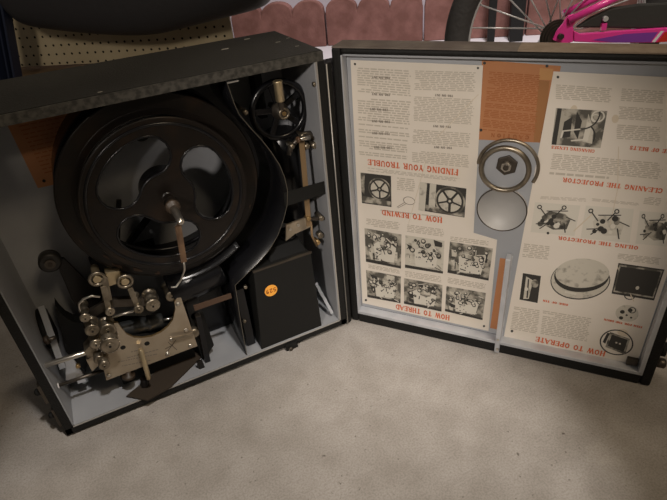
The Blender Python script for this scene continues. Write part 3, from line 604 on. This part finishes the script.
# round housing behind the reel, with its brown front ring
HR = .1205; o_ = V((RC.x, .030, RC.z))
outer = [(HR*math.cos(2*PI*i/96), HR*math.sin(2*PI*i/96)) for i in range(96)]; inner = [(HR*.80*math.cos(2*PI*i/96), HR*.80*math.sin(2*PI*i/96)) for i in range(96)]
vs, fs = curve_mesh([outer, inner], .0006, .0006)
m = MB(); m.add([o_+V((p.x, p.z, p.y)) for p in vs], fs, 'brown_black'); m.ring(o_, (0, 1, 0), HR, .0018, 'brown_black', 96); m.ring(o_, (0, 1, 0), HR*.86, .0015, 'brown_black', 96)
rnd = random.Random(3)
for a, rr_, l in ((197, .965, .05), (214, .93, .09), (222, .97, .12), (236, .96, .10), (250, .985, .05), (331, .97, .03)):   # chipped enamel
    p1_ = [o_+V((HR*rr_*math.cos(math.radians(a)+t*l), -.0022, HR*rr_*math.sin(math.radians(a)+t*l))) for t in (0, .3, .6, 1)]
    p2_ = [p+V((rnd.uniform(-.001, .001), 0, rnd.uniform(.002, .005))) for p in p1_[::-1]]
    m.add(p1_+p2_, [(0, 1, 6, 7), (1, 2, 5, 6), (2, 3, 4, 5)], 'chipped_rust')
hs = m.build('housing_ring', pr); hs['label'] = 'brown black ring with chipped edge'
m = MB(); pts = [V((RC.x+HR*math.cos(2*PI*i/72), .031, RC.z+HR*math.sin(2*PI*i/72))) for i in range(73)]
m.sheet(pts, (0, BD-.033, 0), .0012, 'black_enamel'); m.build('reel_housing', pr)
m = MB(); p = B(141, 133, BD-.012); m.lathe(p, p+V((0, 1, 0)), [(0, .005), (.002, .012), (.010, .012), (.012, .008)], 'rubber', 24); m.cyl(p-V((0, .002, 0)), p+V((0, .002, 0)), .004, 'dark_steel', 12); m.build('idler_roller', pr)
m = MB(); m.bar(B(119, 200, BD-.012), B(117, 250, BD-.012), .006, .006, 'black_matt'); m.bar(B(150, 215, BD-.012), B(120, 255, BD-.012), .008, .006, 'black_matt'); m.build('rear_strut', pr)
# reel housing floor: curved black trough below the reel
m = MB(); pts = [X(RC.x+W+.128*math.cos(math.radians(a)), RC.z+.128*math.sin(math.radians(a)), .018) for a in range(262, 309, 4)]
m.sheet(pts, (0, BD-.02, 0), .002, 'black_enamel'); m.build('reel_trough', pr)
# motor drum beneath the reel
m = MB(); a = X(.188, .150, .045); b = X(.264, .163, .045); m.lathe(a, b, [(0, .022), (.003, .027), (.072, .027), (.077, .022)], 'black_enamel', 40); m.build('motor_drum', pr)
m = MB(); q0 = B(195, 311, .012); q1 = B(232, 298, .012); m.prism([q0, q1, q1+V((0, 0, .008)), q0+V((0, 0, .009))], (0, .002, 0), 'chipped_rust'); m.build('motor_flange', pr)['label'] = 'rusted brown edge strip below the motor'
m = MB(); m.prism([B(196, 318, .02), B(201, 316, .02), B(213, 372, .02), B(208, 375, .02)], (0, .07, 0), 'black_enamel', 'dark_steel'); m.build('divider_plate', pr)
m = MB(); q = X(.203, .0, .085); m.box((q.x, q.y, .02), (-W+.264, q.y+.002, .125), 'black_enamel'); m.build('rear_plate', pr)
# mechanism plate
PL = [(114.6, 323), (118, 323), (122, 329), (127, 334.5), (134, 337.5), (143, 338), (152, 336.5), (161, 332.5), (168, 327), (173, 320), (175.5, 309), (174.5, 302.5), (177, 298), (181, 297.5), (197.5, 346), (106.5, 380.5), (101.5, 361), (106, 345), (108, 330)]
PDp = .018
m = MB(); m.prism([B(x, y, PDp) for x, y in PL], (0, .004, 0), 'plate_metal', 'brass')
for x, y, r in ((123, 347.5, .0035), (147, 343.5, .0036)): p = B(x, y, PDp); m.lathe(p+V((0, .0001, 0)), p-V((0, .001, 0)), [(0, r), (.0003, r)], 'black_matt', 18)
rnd = random.Random(8)
for r, (xa, ya, xb, yb) in enumerate(((131, 352, 143, 349), (127, 358, 160, 349), (118, 362, 157, 354), (122, 366, 152, 360))):   # engraved lettering, too small to read
    a = B(xa, ya, PDp-.0002); b = B(xb, yb, PDp-.0002); x = 0; l = (b-a).length; t = (b-a)/l
    while x < l-.002:
        wd = rnd.uniform(.0015, .006); p = a+t*x; q = a+t*min(l, x+wd); n = V((0, 0, .0008)); m.add([p-n, q-n, q+n, p+n], [(0, 1, 2, 3)], 'ink_dark'); x += wd+.0012
p = B(172, 347, PDp-.0003)
for a, b in (((167, 352), (176, 340)), ((168, 342), (177, 350)), ((165, 349), (173, 345))): m.bar(B(*a, PDp-.0003), B(*b, PDp-.0003), .0008, .0002, 'dark_steel')
plate = m.build('mechanism_plate', pr)
for x, y in ((178, 304), (186, 330), (171.5, 339), (167.3, 353.8), (190.2, 345.4), (109, 375)):
    m = MB(); p = B(x, y, PDp); m.lathe(p, p-V((0, 1, 0)), [(0, .0032), (.0012, .003), (.002, .0015)], 'steel', 14); m.build('screw', plate)
m = MB()   # gearbox body behind the plate
m.prism([B(x, y, .026) for x, y in ((110, 336), (172, 336), (190, 330), (196, 340), (112, 370))], (0, .05, 0), 'black_matt'); m.build('gear_housing', pr)
def roller(x, y, rpx, d0, ln, mt='nickel', flange=True, name='roller'):
    p = B(x, y, d0); r = rpx*.00128; q = p+V((0, ln, 0)); m = MB()
    if flange: m.lathe(p, q, [(0, r*.8), (.001, r), (.003, r), (.004, r*.72), (ln*.5-.002, r*.68), (ln*.5, r*.9), (ln*.5+.003, r*.9), (ln*.5+.005, r*.68), (ln-.003, r*.7), (ln-.002, r), (ln, r)], mt, 28)
    else: m.cyl(p, q, r, mt, 24, bev=.001)
    o = m.build(name, pr)
    m = MB(); m.cyl(p-V((0, .0015, 0)), p+V((0, .0005, 0)), r*.42, 'nickel', 14); m.cyl(p-V((0, .002, 0)), p-V((0, .0014, 0)), r*.15, 'black_matt', 8); m.build('axle_cap', o); return o
for a in ((85.2, 318.5, 5, .004, .034), (110.4, 312.5, 4.8, .004, .034), (139, 310, 5, .002, .036), (153, 306, 7.6, .006, .030), (172, 297, 6.5, .024, .03), (92.5, 331, 7, .004, .022), (96, 345, 6, .004, .02)): roller(*a)
o = roller(110, 346, 9.5, -.008, .024, 'nickel', True, 'sprocket_wheel'); o['label'] = 'large toothed nickel sprocket'
q = B(110, 346, -.008); m = MB(); rt = 9.5*.00128
for k in range(16):
    a = 2*PI*k/16; t = V((math.cos(a), 0, math.sin(a)))
    for dy in (.002, .022): m.bar(q+t*rt+V((0, dy, 0)), q+t*(rt+.0012)+V((0, dy, 0)), .001, .001, 'steel', (0, 1, 0))
m.build('teeth', o)
roller(108, 331, 8, .008, .02, 'nickel', True, 'sprocket_wheel'); roller(104.5, 366, 5.6, -.008, .03, 'nickel', False, 'thumb_knob'); roller(99.5, 360.5, 5.4, .002, .02, 'nickel', False, 'thumb_knob')
# pressure arms with ring clamps
for (x, y, x2, y2, x3, y3) in ((125, 281.5, 130, 292, 138, 308), (97, 279, 103, 290, 109, 310)):
    m = MB(); p = B(x, y, .016); m.ring(p, (0, 1, 0), .0085, .0022, 'nickel', 28); m.cyl(p+V((0, -.002, 0)), p+V((0, .03, 0)), .005, 'brass_pale', 16); m.bar(B(x2, y2-4, .014), B(x3, y3, .010), .007, .004, 'nickel'); m.build('pressure_arm', pr, bevel=.0006)
m = MB(); m.prism([B(105, 273, .02), B(120, 271, .02), B(121, 283, .02), B(108, 287, .02)], (0, .012, 0), 'brass_pale'); m.bar(B(104, 277, .018), B(109, 300, .012), .008, .006, 'nickel'); m.build('bracket', pr, bevel=.001)
m = MB(); m.tube([B(80, 312, .004), B(79, 304, .004), B(83, 299, .004), B(92, 296, .004), B(100, 297, .004)], .0014, 'steel', 8); m.build('guide_wire', pr)
m = MB(); m.cyl(B(112, 317, .012), B(137, 310, .012), .0018, 'steel', 10); m.build('guide_rod', pr)
m = MB(); m.bar(B(84, 318, .036), B(112, 300, .036), .012, .006, 'dark_steel'); m.bar(B(88, 325, .03), B(100, 348, .03), .012, .006, 'dark_steel'); m.bar(B(112, 302, .036), B(158, 300, .036), .012, .008, 'dark_steel'); m.build('roller_bridge', pr)
m = MB(); m.prism([B(92, 343, .014), B(84, 352, .014), B(88, 358, .014), B(100, 356, .014)], (0, .02, 0), 'nickel'); m.prism([B(86, 360, .02), B(100, 352, .02), B(105, 360, .02), B(92, 372, .02)], (0, .02, 0), 'plate_metal'); m.build('gate_block', pr, bevel=.001)
# lens barrel
m = MB(); a = B(119, 330, .038); b = B(163, 320, .038); l = (b-a).length
m.lathe(a, b, [(0, .0095), (l*.1, .0105), (l*.62, .0105), (l*.64, .0118), (l*.7, .0118), (l*.72, .0108), (l*.96, .0108), (l, .009)], 'barrel_black', 32); m.build('lens_barrel', pr)
m = MB(); a = B(162, 320.5, .038); b = B(174, 317.5, .038); m.cyl(a, b, .0022, 'steel', 12); m.build('lens_rod', pr)
# rods on the left
m = MB(); m.cyl(B(43, 366, .018), B(98, 348.5, .018), .0036, 'steel', 16, bev=.0008); m.build('control_rod', pr)
m = MB(); m.cyl(B(57, 386, .028), B(104, 370, .028), .0026, 'dark_steel', 14); m.build('lower_rod', pr)
m = MB(); m.cyl(B(53, 387.5, .026), B(59, 385.5, .026), .0045, 'white_paint', 16, bev=.001); m.build('rod_tip', pr)
m = MB(); m.prism([B(65, 362, .05), B(73, 359, .05), B(84, 376, .05), B(79, 381, .05), B(66, 380, .05)], (0, .004, 0), 'liner_metal'); q = B(78, 366, .048); m.cyl(q-V((0, .002, 0)), q+V((0, .003, 0)), .003, 'brass', 12); m.prism([B(76, 378, .045), B(83, 376, .045), B(86, 381, .045), B(78, 384, .045)], (0, .005, 0), 'liner_metal'); m.build('side_bracket', pr)
q = hit(46, 338, (-W+T+lt, 0, 0), sd); m = MB(); m.lathe((-W+T+lt, .098, .120), (-W+T+lt+.012, .098, .120), [(0, .030), (.008, .030), (.012, .026)], 'black_matt', 40); m.build('side_disc', pr)['label'] = 'black round disc on left wall'
m = MB(); p = B(46, 340, .03); m.cyl(B(44, 342, .05), B(56, 337, .05), .003, 'dark_steel', 12); p = B(45, 341, .05); m.cyl(p, p+V((.005, 0, .001)), .006, 'dark_leather', 14); m.build('side_knob', pr)
# roller arm with rubber roller at left
m = MB(); m.prism([B(54, 258, .09), B(64, 258, .09), B(88, 282, .09), B(110, 285, .09), B(106, 318, .09), B(86, 318, .09), B(72, 300, .09)], (0, .004, 0), 'brown_black'); m.build('roller_arm', pr, bevel=.001)
m = MB(); p = B(50, 264, .066); m.lathe(p, p+V((0, 1, 0)), [(0, .011), (.002, .0135), (.014, .0135), (.016, .011), (.026, .006)], 'rubber', 30); r_ = m.build('rubber_roller', pr)
m = MB(); m.cyl(p-V((0, .002, 0)), p+V((0, .001, 0)), .0065, 'dark_steel', 18); m.cyl(p-V((0, .003, 0)), p-V((0, .0015, 0)), .003, 'dark_leather', 12); m.build('roller_cap', r_)
m = MB(); pts = [B(x, y, .085) for x, y in ((55, 305), (60, 312), (66, 318), (74, 322), (84, 323), (92, 345), (86, 372), (66, 352))]; m.prism(pts, (0, .02, 0), 'black_matt'); m.build('shutter_housing', pr)
m = MB(); m.bar(B(41, 306, .078), B(63, 368, .045), .008, .004, 'blue_grey_paint'); m.build('side_strut', pr)
# brass peg, legs and flat dark brown patch under the plate
m = MB(); m.cyl(B(140.5, 349, .010), B(149, 379, .002), .0034, 'brass_pale', 16, bev=.0008); m.build('framing_lever', pr)
m = MB(); m.lathe(B(128, 371, .02), B(129, 381, .02), [(0, .004), (.006, .004), (.006, .009), (.011, .009), (.013, .006)], 'dark_leather', 22); m.build('thumb_nut', pr)
m = MB(); m.cyl(B(144, 378, .02), B(147, 397, .02), .0058, 'brown_black', 16); m.build('leg', pr)
fz = bt+T+lt+.003
m = MB(); m.prism([G(126, 396, fz), G(147, 400, fz), G(170, 387, fz), G(206, 352, fz), G(192, 350, fz), G(160, 368, fz)], (0, 0, -.0025), 'dark_brown'); pad = m.build('brown_patch', pr)
m = MB(); q = X(.085, 0, 0); m.box((q.x, .04, bt+T+lt), (q.x+.11, .10, .055), 'black_matt'); m.build('base_block', pr, bevel=.002)
m = MB(); m.box((-W+.10, .105, .16), (-W+.19, .115, .20), 'black_matt'); m.build('gear_cover', pr)
# gear pieces right of the plate
m = MB(); p = B(195, 316, .03); m.lathe(p, p+V((0, 1, 0)), [(0, .006), (.001, .008), (.004, .008), (.005, .006), (.02, .006), (.02, .011), (.024, .011)], 'dark_steel', 22); p = B(195, 334, .02); m.lathe(p, p+V((0, 1, 0)), [(0, .006), (.002, .008), (.012, .008)], 'nickel', 22); m.build('drive_gear', pr)
m = MB(); m.bar(B(172, 339, .012), B(193, 334, .014), .004, .002, 'nickel'); m.build('trip_lever', pr)
m = MB(); m.prism([B(196, 362, .012), B(202, 360, .012), B(208, 374, .012), B(203, 375, .012)], (0, .002, 0), 'brown_black'); m.build('foot_bracket', pr)
m = MB(); m.prism([B(183, 296, .03), B(196, 292, .03), B(214, 345, .03), B(203, 362, .03)], (0, .05, 0), 'black_matt'); m.build('side_housing', pr)

# hand wheel and folding crank
hc = B(279, 110, .045)
m = MB(); m.ring(hc, (0, 1, 0), .037, .0042, 'black_enamel', 48); hw = m.build('hand_wheel', pr)
for k in range(5):
    a = 2*PI*k/5+.5; t = V((math.cos(a), 0, math.sin(a))); m = MB(); m.bar(hc+t*.008, hc+t*.036, .008, .004, 'black_enamel'); m.build('spoke', hw, bevel=.001)
m = MB(); p = hc-V((0, .018, 0)); m.lathe(hc+V((0, .03, 0)), p, [(0, .004), (.027, .004), (.027, .011), (.034, .011), (.036, .0075), (.048, .0075)], 'dark_steel', 28); m.ring(p, (0, 1, 0), .0062, .0016, 'nickel', 24); m.cyl(p-V((0, .001, 0)), p+V((0, .002, 0)), .0028, 'brass', 12); m.build('hub', hw)
m = MB(); a = B(280.5, 101.5, .018); b = B(277.5, 80.5, .018); l = (b-a).length; m.lathe(a, b, [(0, .0045), (.001, .0058), (l-.003, .0055), (l-.001, .0062), (l, .0055)], 'brass_pale', 26); m.build('crank_handle', pr)
m = MB(); m.bar(B(281.5, 110, .018), B(280.8, 101, .018), .006, .003, 'dark_steel'); m.build('crank_arm', pr)
p = B(246, 113, .02); m = MB(); m.lathe(p, p+V((0, 1, 0)), [(0, .002), (.001, .0035), (.01, .0035)], 'nickel', 14); m.cyl(p+V((0, .01, 0)), (p.x, BD, p.z), .0025, 'dark_steel', 10); m.build('stud', pr)
m = MB(); m.box((-T-lt-.05, .088, .345), (-T-lt-.04, .115, .42), 'black_matt'); m.build('rear_block', pr)
# upright unit on the right: dark cylinder, tan belt, black strap, brackets
m = MB(); a = X(.392, .19, .07); b = X(.392, .33, .07); m.lathe(a, b, [(0, .020), (.004, .025), (.136, .025), (.14, .020)], 'black_enamel', 32); m.build('motor', pr)
m = MB(); m.bar(B(301.5, 140, .02), B(309, 226, .012), .0075, .0015, 'tan_belt'); m.build('drive_belt', pr)['label'] = 'tan leather belt'
m = MB(); m.prism([B(284, 193, .004), B(330, 180, .004), B(331, 192, .004), B(285, 206.5, .004)], (0, .002, 0), 'black_matt'); m.build('retaining_strap', pr)
for (x, y, x2, y2) in ((299, 139, 310, 137.5),): m = MB(); m.cyl(B(x, y, .014), B(x2, y2, .014), .0028, 'steel', 14); m.cyl(B(297, 140, .012), B(299.5, 139.5, .012), .004, 'leather', 12); m.build('belt_pin', pr)
m = MB(); m.tube([B(289, 155, .03), B(291, 147, .03), B(297, 140, .03), B(303, 134, .03), B(309, 133, .03), B(314, 138, .03), B(320, 143, .03), B(322, 150, .03)], .0035, 'dark_steel', 10); m.build('yoke', pr)
for x, y, r in ((307.5, 147, .0045), (315.5, 146, .005), (320, 149, .004), (303, 136, .003), (293, 147, .004)): m = MB(); p = B(x, y, .02); m.lathe(p, p+V((0, 1, 0)), [(0, r*.5), (.002, r), (.008, r), (.02, r*.6)], 'nickel', 18); m.build('stud', pr)
m = MB(); m.prism([B(286, 225, .03), B(308, 217, .03), B(313, 226, .03), B(295, 234, .03), B(286, 241, .03)], (0, .003, 0), 'plate_metal'); lb = m.build('belt_bracket', pr)
for x, y in ((290, 229), (298, 225), (308, 221)): m = MB(); p = B(x, y, .03); m.cyl(p-V((0, .002, 0)), p, .0024, 'steel', 10); m.build('screw', lb)
m = MB(); m.bar(B(307, 219, .012), B(328, 218, .02), .004, .004, 'dark_steel'); p = B(322, 219, .012); m.cyl(p, p+V((0, .02, 0)), .0035, 'nickel', 12); p = B(309, 219, .008); m.cyl(p, p+V((0, .01, 0)), .003, 'brass', 12); m.tube([B(311, 222, .015), B(312, 236, .015), B(317, 246, .015)], .0018, 'tan_belt', 8); p = B(318, 243, .015); m.cyl(p, p+V((0, .012, 0)), .004, 'brass', 14); p = B(321, 236, .02); m.cyl(p, p+V((0, .01, 0)), .0045, 'nickel', 14); m.build('latch_rod', pr)
p = hit(315, 84, (-T-lt, 0, 0), sd); m = MB(); m.cyl((-T-lt-.003, p.y, p.z), (-T-lt, p.y, p.z), .003, 'nickel', 10); m.build('wall_screw', pr)

# lamp house
a, b_, c_, d_ = B(253.5, 272.5, .002), B(311, 253.5, .002), B(322.5, 329.5, .002), B(262, 351, .002)
zt = (a.z+b_.z)/2+.0; zb = bt+T+lt; dp = .085
m = MB(); xl, xr = (a.x+d_.x)/2, (b_.x+c_.x)/2
m.prism([V((a.x, .002, zt)), V((b_.x, .002, zt)), V((c_.x, .002, zb)), V((d_.x, .002, zb))], (0, dp, 0), 'black_matt'); lh = m.build('lamp_house', pr, bevel=.0015)
m = MB(); m.prism([V((a.x-.001, .0008, zt)), V((b_.x+.001, .0008, zt)), V((b_.x+.001, .0008, zt+.003)), V((a.x-.001, .0008, zt+.003))], (0, .003, 0), 'dark_steel'); m.build('top_lip', lh)['label'] = 'top lip, its lit edge put in as lighter metal'  # lit upper edge of the lamp house put in as a lighter strip
m = MB(); m.prism([V((a.x+.028, .012, zt)), V((b_.x-.002, .012, zt)), V((b_.x-.004, .03, zt+.012)), V((a.x+.036, .03, zt+.012))], (0, .045, 0), 'deep_black'); m.build('vent_hood', lh, bevel=.002)
q = B(293, 248, .03); m = MB(); m.lathe((q.x, .045, zt+.0125), (q.x, .045, zt+.03), [(0, .013), (.004, .0125), (.004, .010), (.001, .010), (.001, .0005)], 'black_enamel', 28); m.build('vent_collar', lh)
m = MB(); q0 = B(318, 300, .02); q1 = B(334, 324, .01); m.bar(X(.410, .068, .05), X(.418, .026, .012), .005, .002, 'blue_grey_paint'); m.build('slanted_strip', pr)['label'] = 'pale slanted metal strip'
m = MB(); m.box(X(.272, .0190, .02), X(.286, .13, .08), 'black_enamel'); q = B(246, 288, .016); m.cyl(q, q+V((0, .006, 0)), .0028, 'nickel', 10); q = B(245, 322, .016); m.cyl(q, q+V((0, .006, 0)), .0028, 'nickel', 10); m.build('resistor_box', pr, bevel=.001)
# price sticker, number written upside down like everything else in the case
sc = B(271, 290.5, .0016); m = MB(); m.lathe(sc, sc-V((0, 1, 0)), [(0, .0098), (.0003, .0098)], 'sticker', 36)
t2 = V((-1, 0, 0)).lerp(V((-1, 0, -.0)), 0).normalized(); k = .0155/text_w('529', .2); hh = .0068
for p, q, wt in strokes('529', .2):
    vs = []
    for c2 in quad2(p, q, wt*1.2): vs.append(sc+V((.0078-c2.x*k, -.0006, hh/2-c2.y*hh)))
    m.add(vs, [(0, 1, 2, 3)], 'sticker_ink')
st = m.build('price_sticker', origin=sc); tag(st, 'small round orange sticker numbered 529 on the black lamp house', 'sticker')

# ================================================================== BACKGROUND
# white foam board on the floor in front of the rear wall
p0 = G(318, 49); foam_t = .012
m = MB(); a = G(300, 50)-WN*.45; l = 1.9
m.prism([a, a+WD*l, a+WD*l+WN*.56, a+WN*.56], (0, 0, foam_t), 'white_foam'); fb = m.build('foam_board', origin=a); tag(fb, 'white foam board lying on the floor under the red edging blocks', 'foam board')
# scalloped edging blocks
BW = (G(424, 44)-G(328, 49)).length*.985
def block_mesh():
    lp = [(0, 0)]; n = 3; sw = BW/n; hb = .150
    lp = [(0, 0), (0, hb-.004)]
    for k in range(n):
        for i in range(1 if k else 0, 13):
            a = PI-PI*i/12; lp.append((sw*(k+.5)+sw*.49*math.cos(a), hb+.054*math.sin(a)**.8 if math.sin(a) > 1e-6 else hb))
    lp += [(BW, hb-.004), (BW, 0)]
    m = MB(); m.prism([WD*x+V((0, 0, z)) for x, z in lp], WN*.055, 'red_concrete'); return m
b0 = G(328, 49); bp = b0-WD*(BW/.985*1.0)
blk = block_mesh().build('edging_block', origin=V((0, 0, 0)), bevel=.006)
labs = ['red scalloped concrete edging block just left of the gap above the case hinge', 'red scalloped concrete edging block just right of the gap above the case hinge', 'red scalloped concrete edging block partly behind the bicycle tyre',
        'red scalloped edging block seen through the spokes near the hub']
for i, k in enumerate((-1, 0, 1, 2)):
    o = blk if i == 0 else blk.copy()
    if i: COL.objects.link(o)
    p = b0+WD*(BW/.985*k)+V((0, 0, foam_t)); o.location = p+WN*(.0, .006, .002, .004)[i]; o['label'] = labs[i]; o['category'] = 'edging block'; o['group'] = 'scalloped edging blocks along the wall'
# pegboard
PWD = V((.823, -.568, 0)).normalized(); PWN = V((-PWD.y, PWD.x, 0)); pc = CAM+ray(60, 62)*1.59
def PB(x, y, off=0): return hit(x, y, pc+PWN*off, PWN)
a = PB(10, 68); b = PB(233, 38); zb_ = PB(60, 65).z
m = MB(); ln = (b-a).dot(PWD); m.prism([V((a.x, a.y, zb_)), V((a.x, a.y, zb_))+PWD*ln, V((a.x, a.y, .9))+PWD*ln, V((a.x, a.y, .9))], PWN*.006, 'pegboard_brown')
nx = int(ln/.0254)
for i in range(nx):
    for j in range(9):
        p = V((a.x, a.y, zb_))+PWD*(.02+i*.0254)+V((0, 0, .006+j*.0254)); m.lathe(p-PWN*.0001, p-PWN, [(0, .0034), (.0003, .0034)], 'hole_dark', 10)
o = m.build('pegboard', origin=V((a.x, a.y, zb_))); tag(o, 'tan pegboard panel full of small holes behind the dark bag', 'pegboard')
# wooden shelf board below pegboard, standing on a block
m = MB(); s_ = V((a.x, a.y, 0))-PWN*.13; m.prism([s_+V((0, 0, zb_-.03)), s_+PWD*ln+V((0, 0, zb_-.03)), s_+PWD*ln+V((0, 0, zb_-.008)), s_+V((0, 0, zb_-.008))], PWN*.3, 'shelf_wood')
for t_ in (.0, ln-.03): q = s_+PWD*t_; m.prism([q, q+PWD*.03, q+PWD*.03+V((0, 0, zb_-.03)), q+V((0, 0, zb_-.03))], PWN*.3, 'shelf_wood')
o = m.build('wooden_bench', origin=s_); tag(o, 'low brown wooden shelf along the foot of the pegboard', 'shelf')
# leaning navy steel channel at far left
m = MB(); p1 = PB(15, 85, -.16); p2 = PB(-6, -30, -.16); t_ = (p2-p1).normalized(); p1 = p1-t_*(p1.z/t_.z); p2 = p1+t_*.9; sdv = PWD
for off, wd, dd in ((-.021, .006, .03), (.0, .004, .02), (.024, .006, .03)): m.bar(p1+sdv*off-PWN*dd/2, p2+sdv*off-PWN*dd/2, wd, dd, 'navy_steel', PWN)
m.bar(p1, p2, .052, .004, 'navy_steel', PWN)
o = m.build('steel_channel', origin=p1); tag(o, 'dark navy steel channel leaning upright at the far left edge', 'metal rail')
# sagging navy bag
bc = -.10
low = [(20, -26), (23, 0), (27, 14), (33, 21), (40, 26.5), (75, 30), (110, 33), (148, 35), (170, 32), (190, 27), (225, 18), (262, 9), (272, 3), (276, -16)]
def BG(x, y, off): return PB(x, y, off)
m = MB(); rings = []; n = len(low); rnd = random.Random(4)
zt_ = .62
for j, (off, up_) in enumerate(((.02, .035), (-.02, .012), (-.07, .0), (-.12, .004), (-.16, .03), (-.17, .08))):
    row = []
    for i, (x, y) in enumerate(low):
        p = BG(x, y, bc) + PWN*(off+.07); p.z += up_+rnd.uniform(-.003, .003); row.append(p)
    rings.append(row)
top = [[V((p.x, p.y, max(p.z+.04, zt_))) for p in rings[-1]], [V((p.x, p.y, max(p.z+.04, zt_))) for p in rings[0]]]
rows = rings+[top[0], top[1]]
vs = [p for r in rows for p in r]; R = len(rows); fs = []
for r in range(R):
    r2 = (r+1) % R
    for i in range(n-1): fs.append((r*n+i, r*n+i+1, r2*n+i+1, r2*n+i))
fs += [tuple(r*n for r in range(R)), tuple(r*n+n-1 for r in range(R))[::-1]]
m.add(vs, fs, 'navy_fabric', True); o = m.build('fabric_bag', origin=rings[0][6])
sb = o.modifiers.new('smooth', 'SUBSURF'); sb.levels = 2; sb.render_levels = 2
tag(o, 'dark navy fabric bag sagging over the case in front of the pegboard', 'bag')

# bicycle
hb = CAM+ray(553, 35)*1.30; hz = hb.z; BDR = V((.90, -.436, 0)).normalized(); BN = V((-BDR.y, BDR.x, 0))
bike = thing('bicycle', (hb.x, hb.y, 0), 'pink and purple child bicycle standing behind the top edge of the lid', 'bicycle')
wr = hz-.002
m = MB(); m.ring(hb, BN, wr-.030, .030, 'tyre', 72, tseg=14); wh = m.build('rear_wheel', bike)
m = MB(); 
for dd in (-.011, .011): m.ring(hb+BN*dd, BN, wr-.057, .0045, 'chrome', 72)
m.ring(hb, BN, wr-.056, .006, 'chrome', 72); m.build('rim', wh)
for k in range(24):
    a = 2*PI*k/24+.1; sgn = 1 if k % 2 else -1; off = .5*(1 if k % 4 < 2 else -1)
    p = hb+BN*(.022*sgn)+(BDR*math.cos(a+off)+V((0, 0, 1))*math.sin(a+off))*.02; q = hb+(BDR*math.cos(a)+V((0, 0, 1))*math.sin(a))*(wr-.06)
    m = MB(); m.cyl(p, q, .0019, 'chrome', 6); m.build('spoke', wh)
m = MB(); m.cyl(hb-BN*.04, hb+BN*.04, .013, 'dark_steel', 20); m.build('hub', wh)
m = MB()
for r, dd in ((.036, -.026), (.031, -.031), (.026, -.036), (.040, -.022)): m.lathe(hb+BN*dd, hb+BN*(dd+.0025), [(0, r), (.002, r)], 'dark_steel', 28)
m.build('sprocket', wh)
def BK(x, y, off=-.06): return hit(x, y, hb+BN*off, BN)
o_ = -.055
m = MB(); m.cyl(BK(560, 36, o_)+BN*.004, BK(560, 36, o_)-BN*.010, .007, 'dark_steel', 6); m.build('axle_nut', bike)
m = MB(); m.prism([BK(x, y, o_) for x, y in ((553, 40), (557, 31), (563, 24), (568, 16), (574, 14), (577, 20), (573, 26), (575, 35), (573, 42), (563, 44))], BN*.006, 'pink_paint'); m.build('dropout', bike, bevel=.001)
m = MB(); m.cyl(BK(568, 21, o_), BK(640, -14, o_), .0085, 'pink_paint', 16); m.cyl(BK(563, 14, .03), BK(630, -18, .03), .0085, 'pink_paint', 16); m.build('seat_stay', bike)
m = MB(); m.prism([BK(x, y, o_-.004) for x, y in ((574, 31), (581, 34), (620, 31), (680, 27), (700, 30), (700, 40), (650, 43), (600, 43), (574, 42))], BN*.014, 'pink_paint'); ch = m.build('chain_guard', bike, bevel=.002)
m = MB(); m.prism([BK(x, y, o_-.0045) for x, y in ((592, 40), (625, 34), (658, 32), (651, 42), (615, 42.5))], BN*.0005, 'purple_paint'); m.prism([BK(x, y, o_-.0055) for x, y in ((652, 42), (661, 31), (664, 31), (655, 42.3))], BN*.0006, 'white_paint'); m.prism([BK(x, y, o_-.0052) for x, y in ((657, 42.3), (665, 32), (700, 31), (700, 40))], BN*.0006, 'red_plastic'); m.build('decal', ch)['label'] = 'purple, white and red decal'
m = MB(); m.bar(BK(603, 30, o_), BK(604, 23, o_), .012, .008, 'pink_paint', tuple(BN)); m.build('guard_tab', bike); m = MB(); q = BK(606, 19, o_-.005); m.cyl(q, q+BN*.01, .006, 'chrome', 16); m.build('bolt', bike)
m = MB(); fr = wr
fw = hb+BDR*.88; m.ring(fw, BN, wr-.027, .027, 'tyre', 64); m.build('front_wheel', bike); m = MB(); m.cyl(hb+BN*0+V((0, 0, 0)), hb+V((0, 0, 0))+BDR*.001, .001, 'tyre', 6)
m = MB(); m.cyl(BK(660, 36, 0), BK(660, 36, 0)+BDR*.25, .014, 'pink_paint', 16); m.cyl(fw-BN*.05, fw+BN*.05, .01, 'dark_steel', 14)
m.cyl(BK(660, 36, 0)+BDR*.05, BK(660, 36, 0)+BDR*.45+V((0, 0, .3)), .016, 'pink_paint', 16); m.cyl(fw+BN*.05, BK(660, 36, 0)+BDR*.45+V((0, 0, .3))+BN*.05, .01, 'pink_paint', 14); m.build('frame', bike)
# charcoal guard over the upper side of the chain
m = MB(); pp = [(576, 28), (590, 18), (612, 8), (640, 4), (690, 2), (692, 27), (640, 29), (600, 28)]
m.prism([hit(x, y, hb+BN*-.052, BN) for x, y in pp], BN*.012, 'charcoal_fabric'); m.build('skirt_guard', bike, bevel=.004)['label'] = 'charcoal grey guard panel'
# black posts leaning between the wheel and the blocks
for (x0, x1, y1), lb_ in zip(((487, 494, 46), (509, 522, 46)), ('slim black post seen through the wheel, left of the thick one', 'thick black post seen through the wheel spokes beside the hub')):
    off = WN*-.10; P = b0+off; a = hit(x0, y1, P, WN); b = hit(x1, y1, P, WN); wd = (b-a).dot(WD); a.z = foam_t
    m = MB(); m.prism([a, a+WD*wd, a+WD*wd*.9+V((0, 0, .5)), a-WD*wd*.3+V((0, 0, .5))], WN*wd*.8, 'black_matt'); o = m.build('black_post', origin=a, bevel=.002); tag(o, lb_, 'post', 'black posts behind the wheel')
for me in list(bpy.data.meshes):
    if me.users == 0: bpy.data.meshes.remove(me)
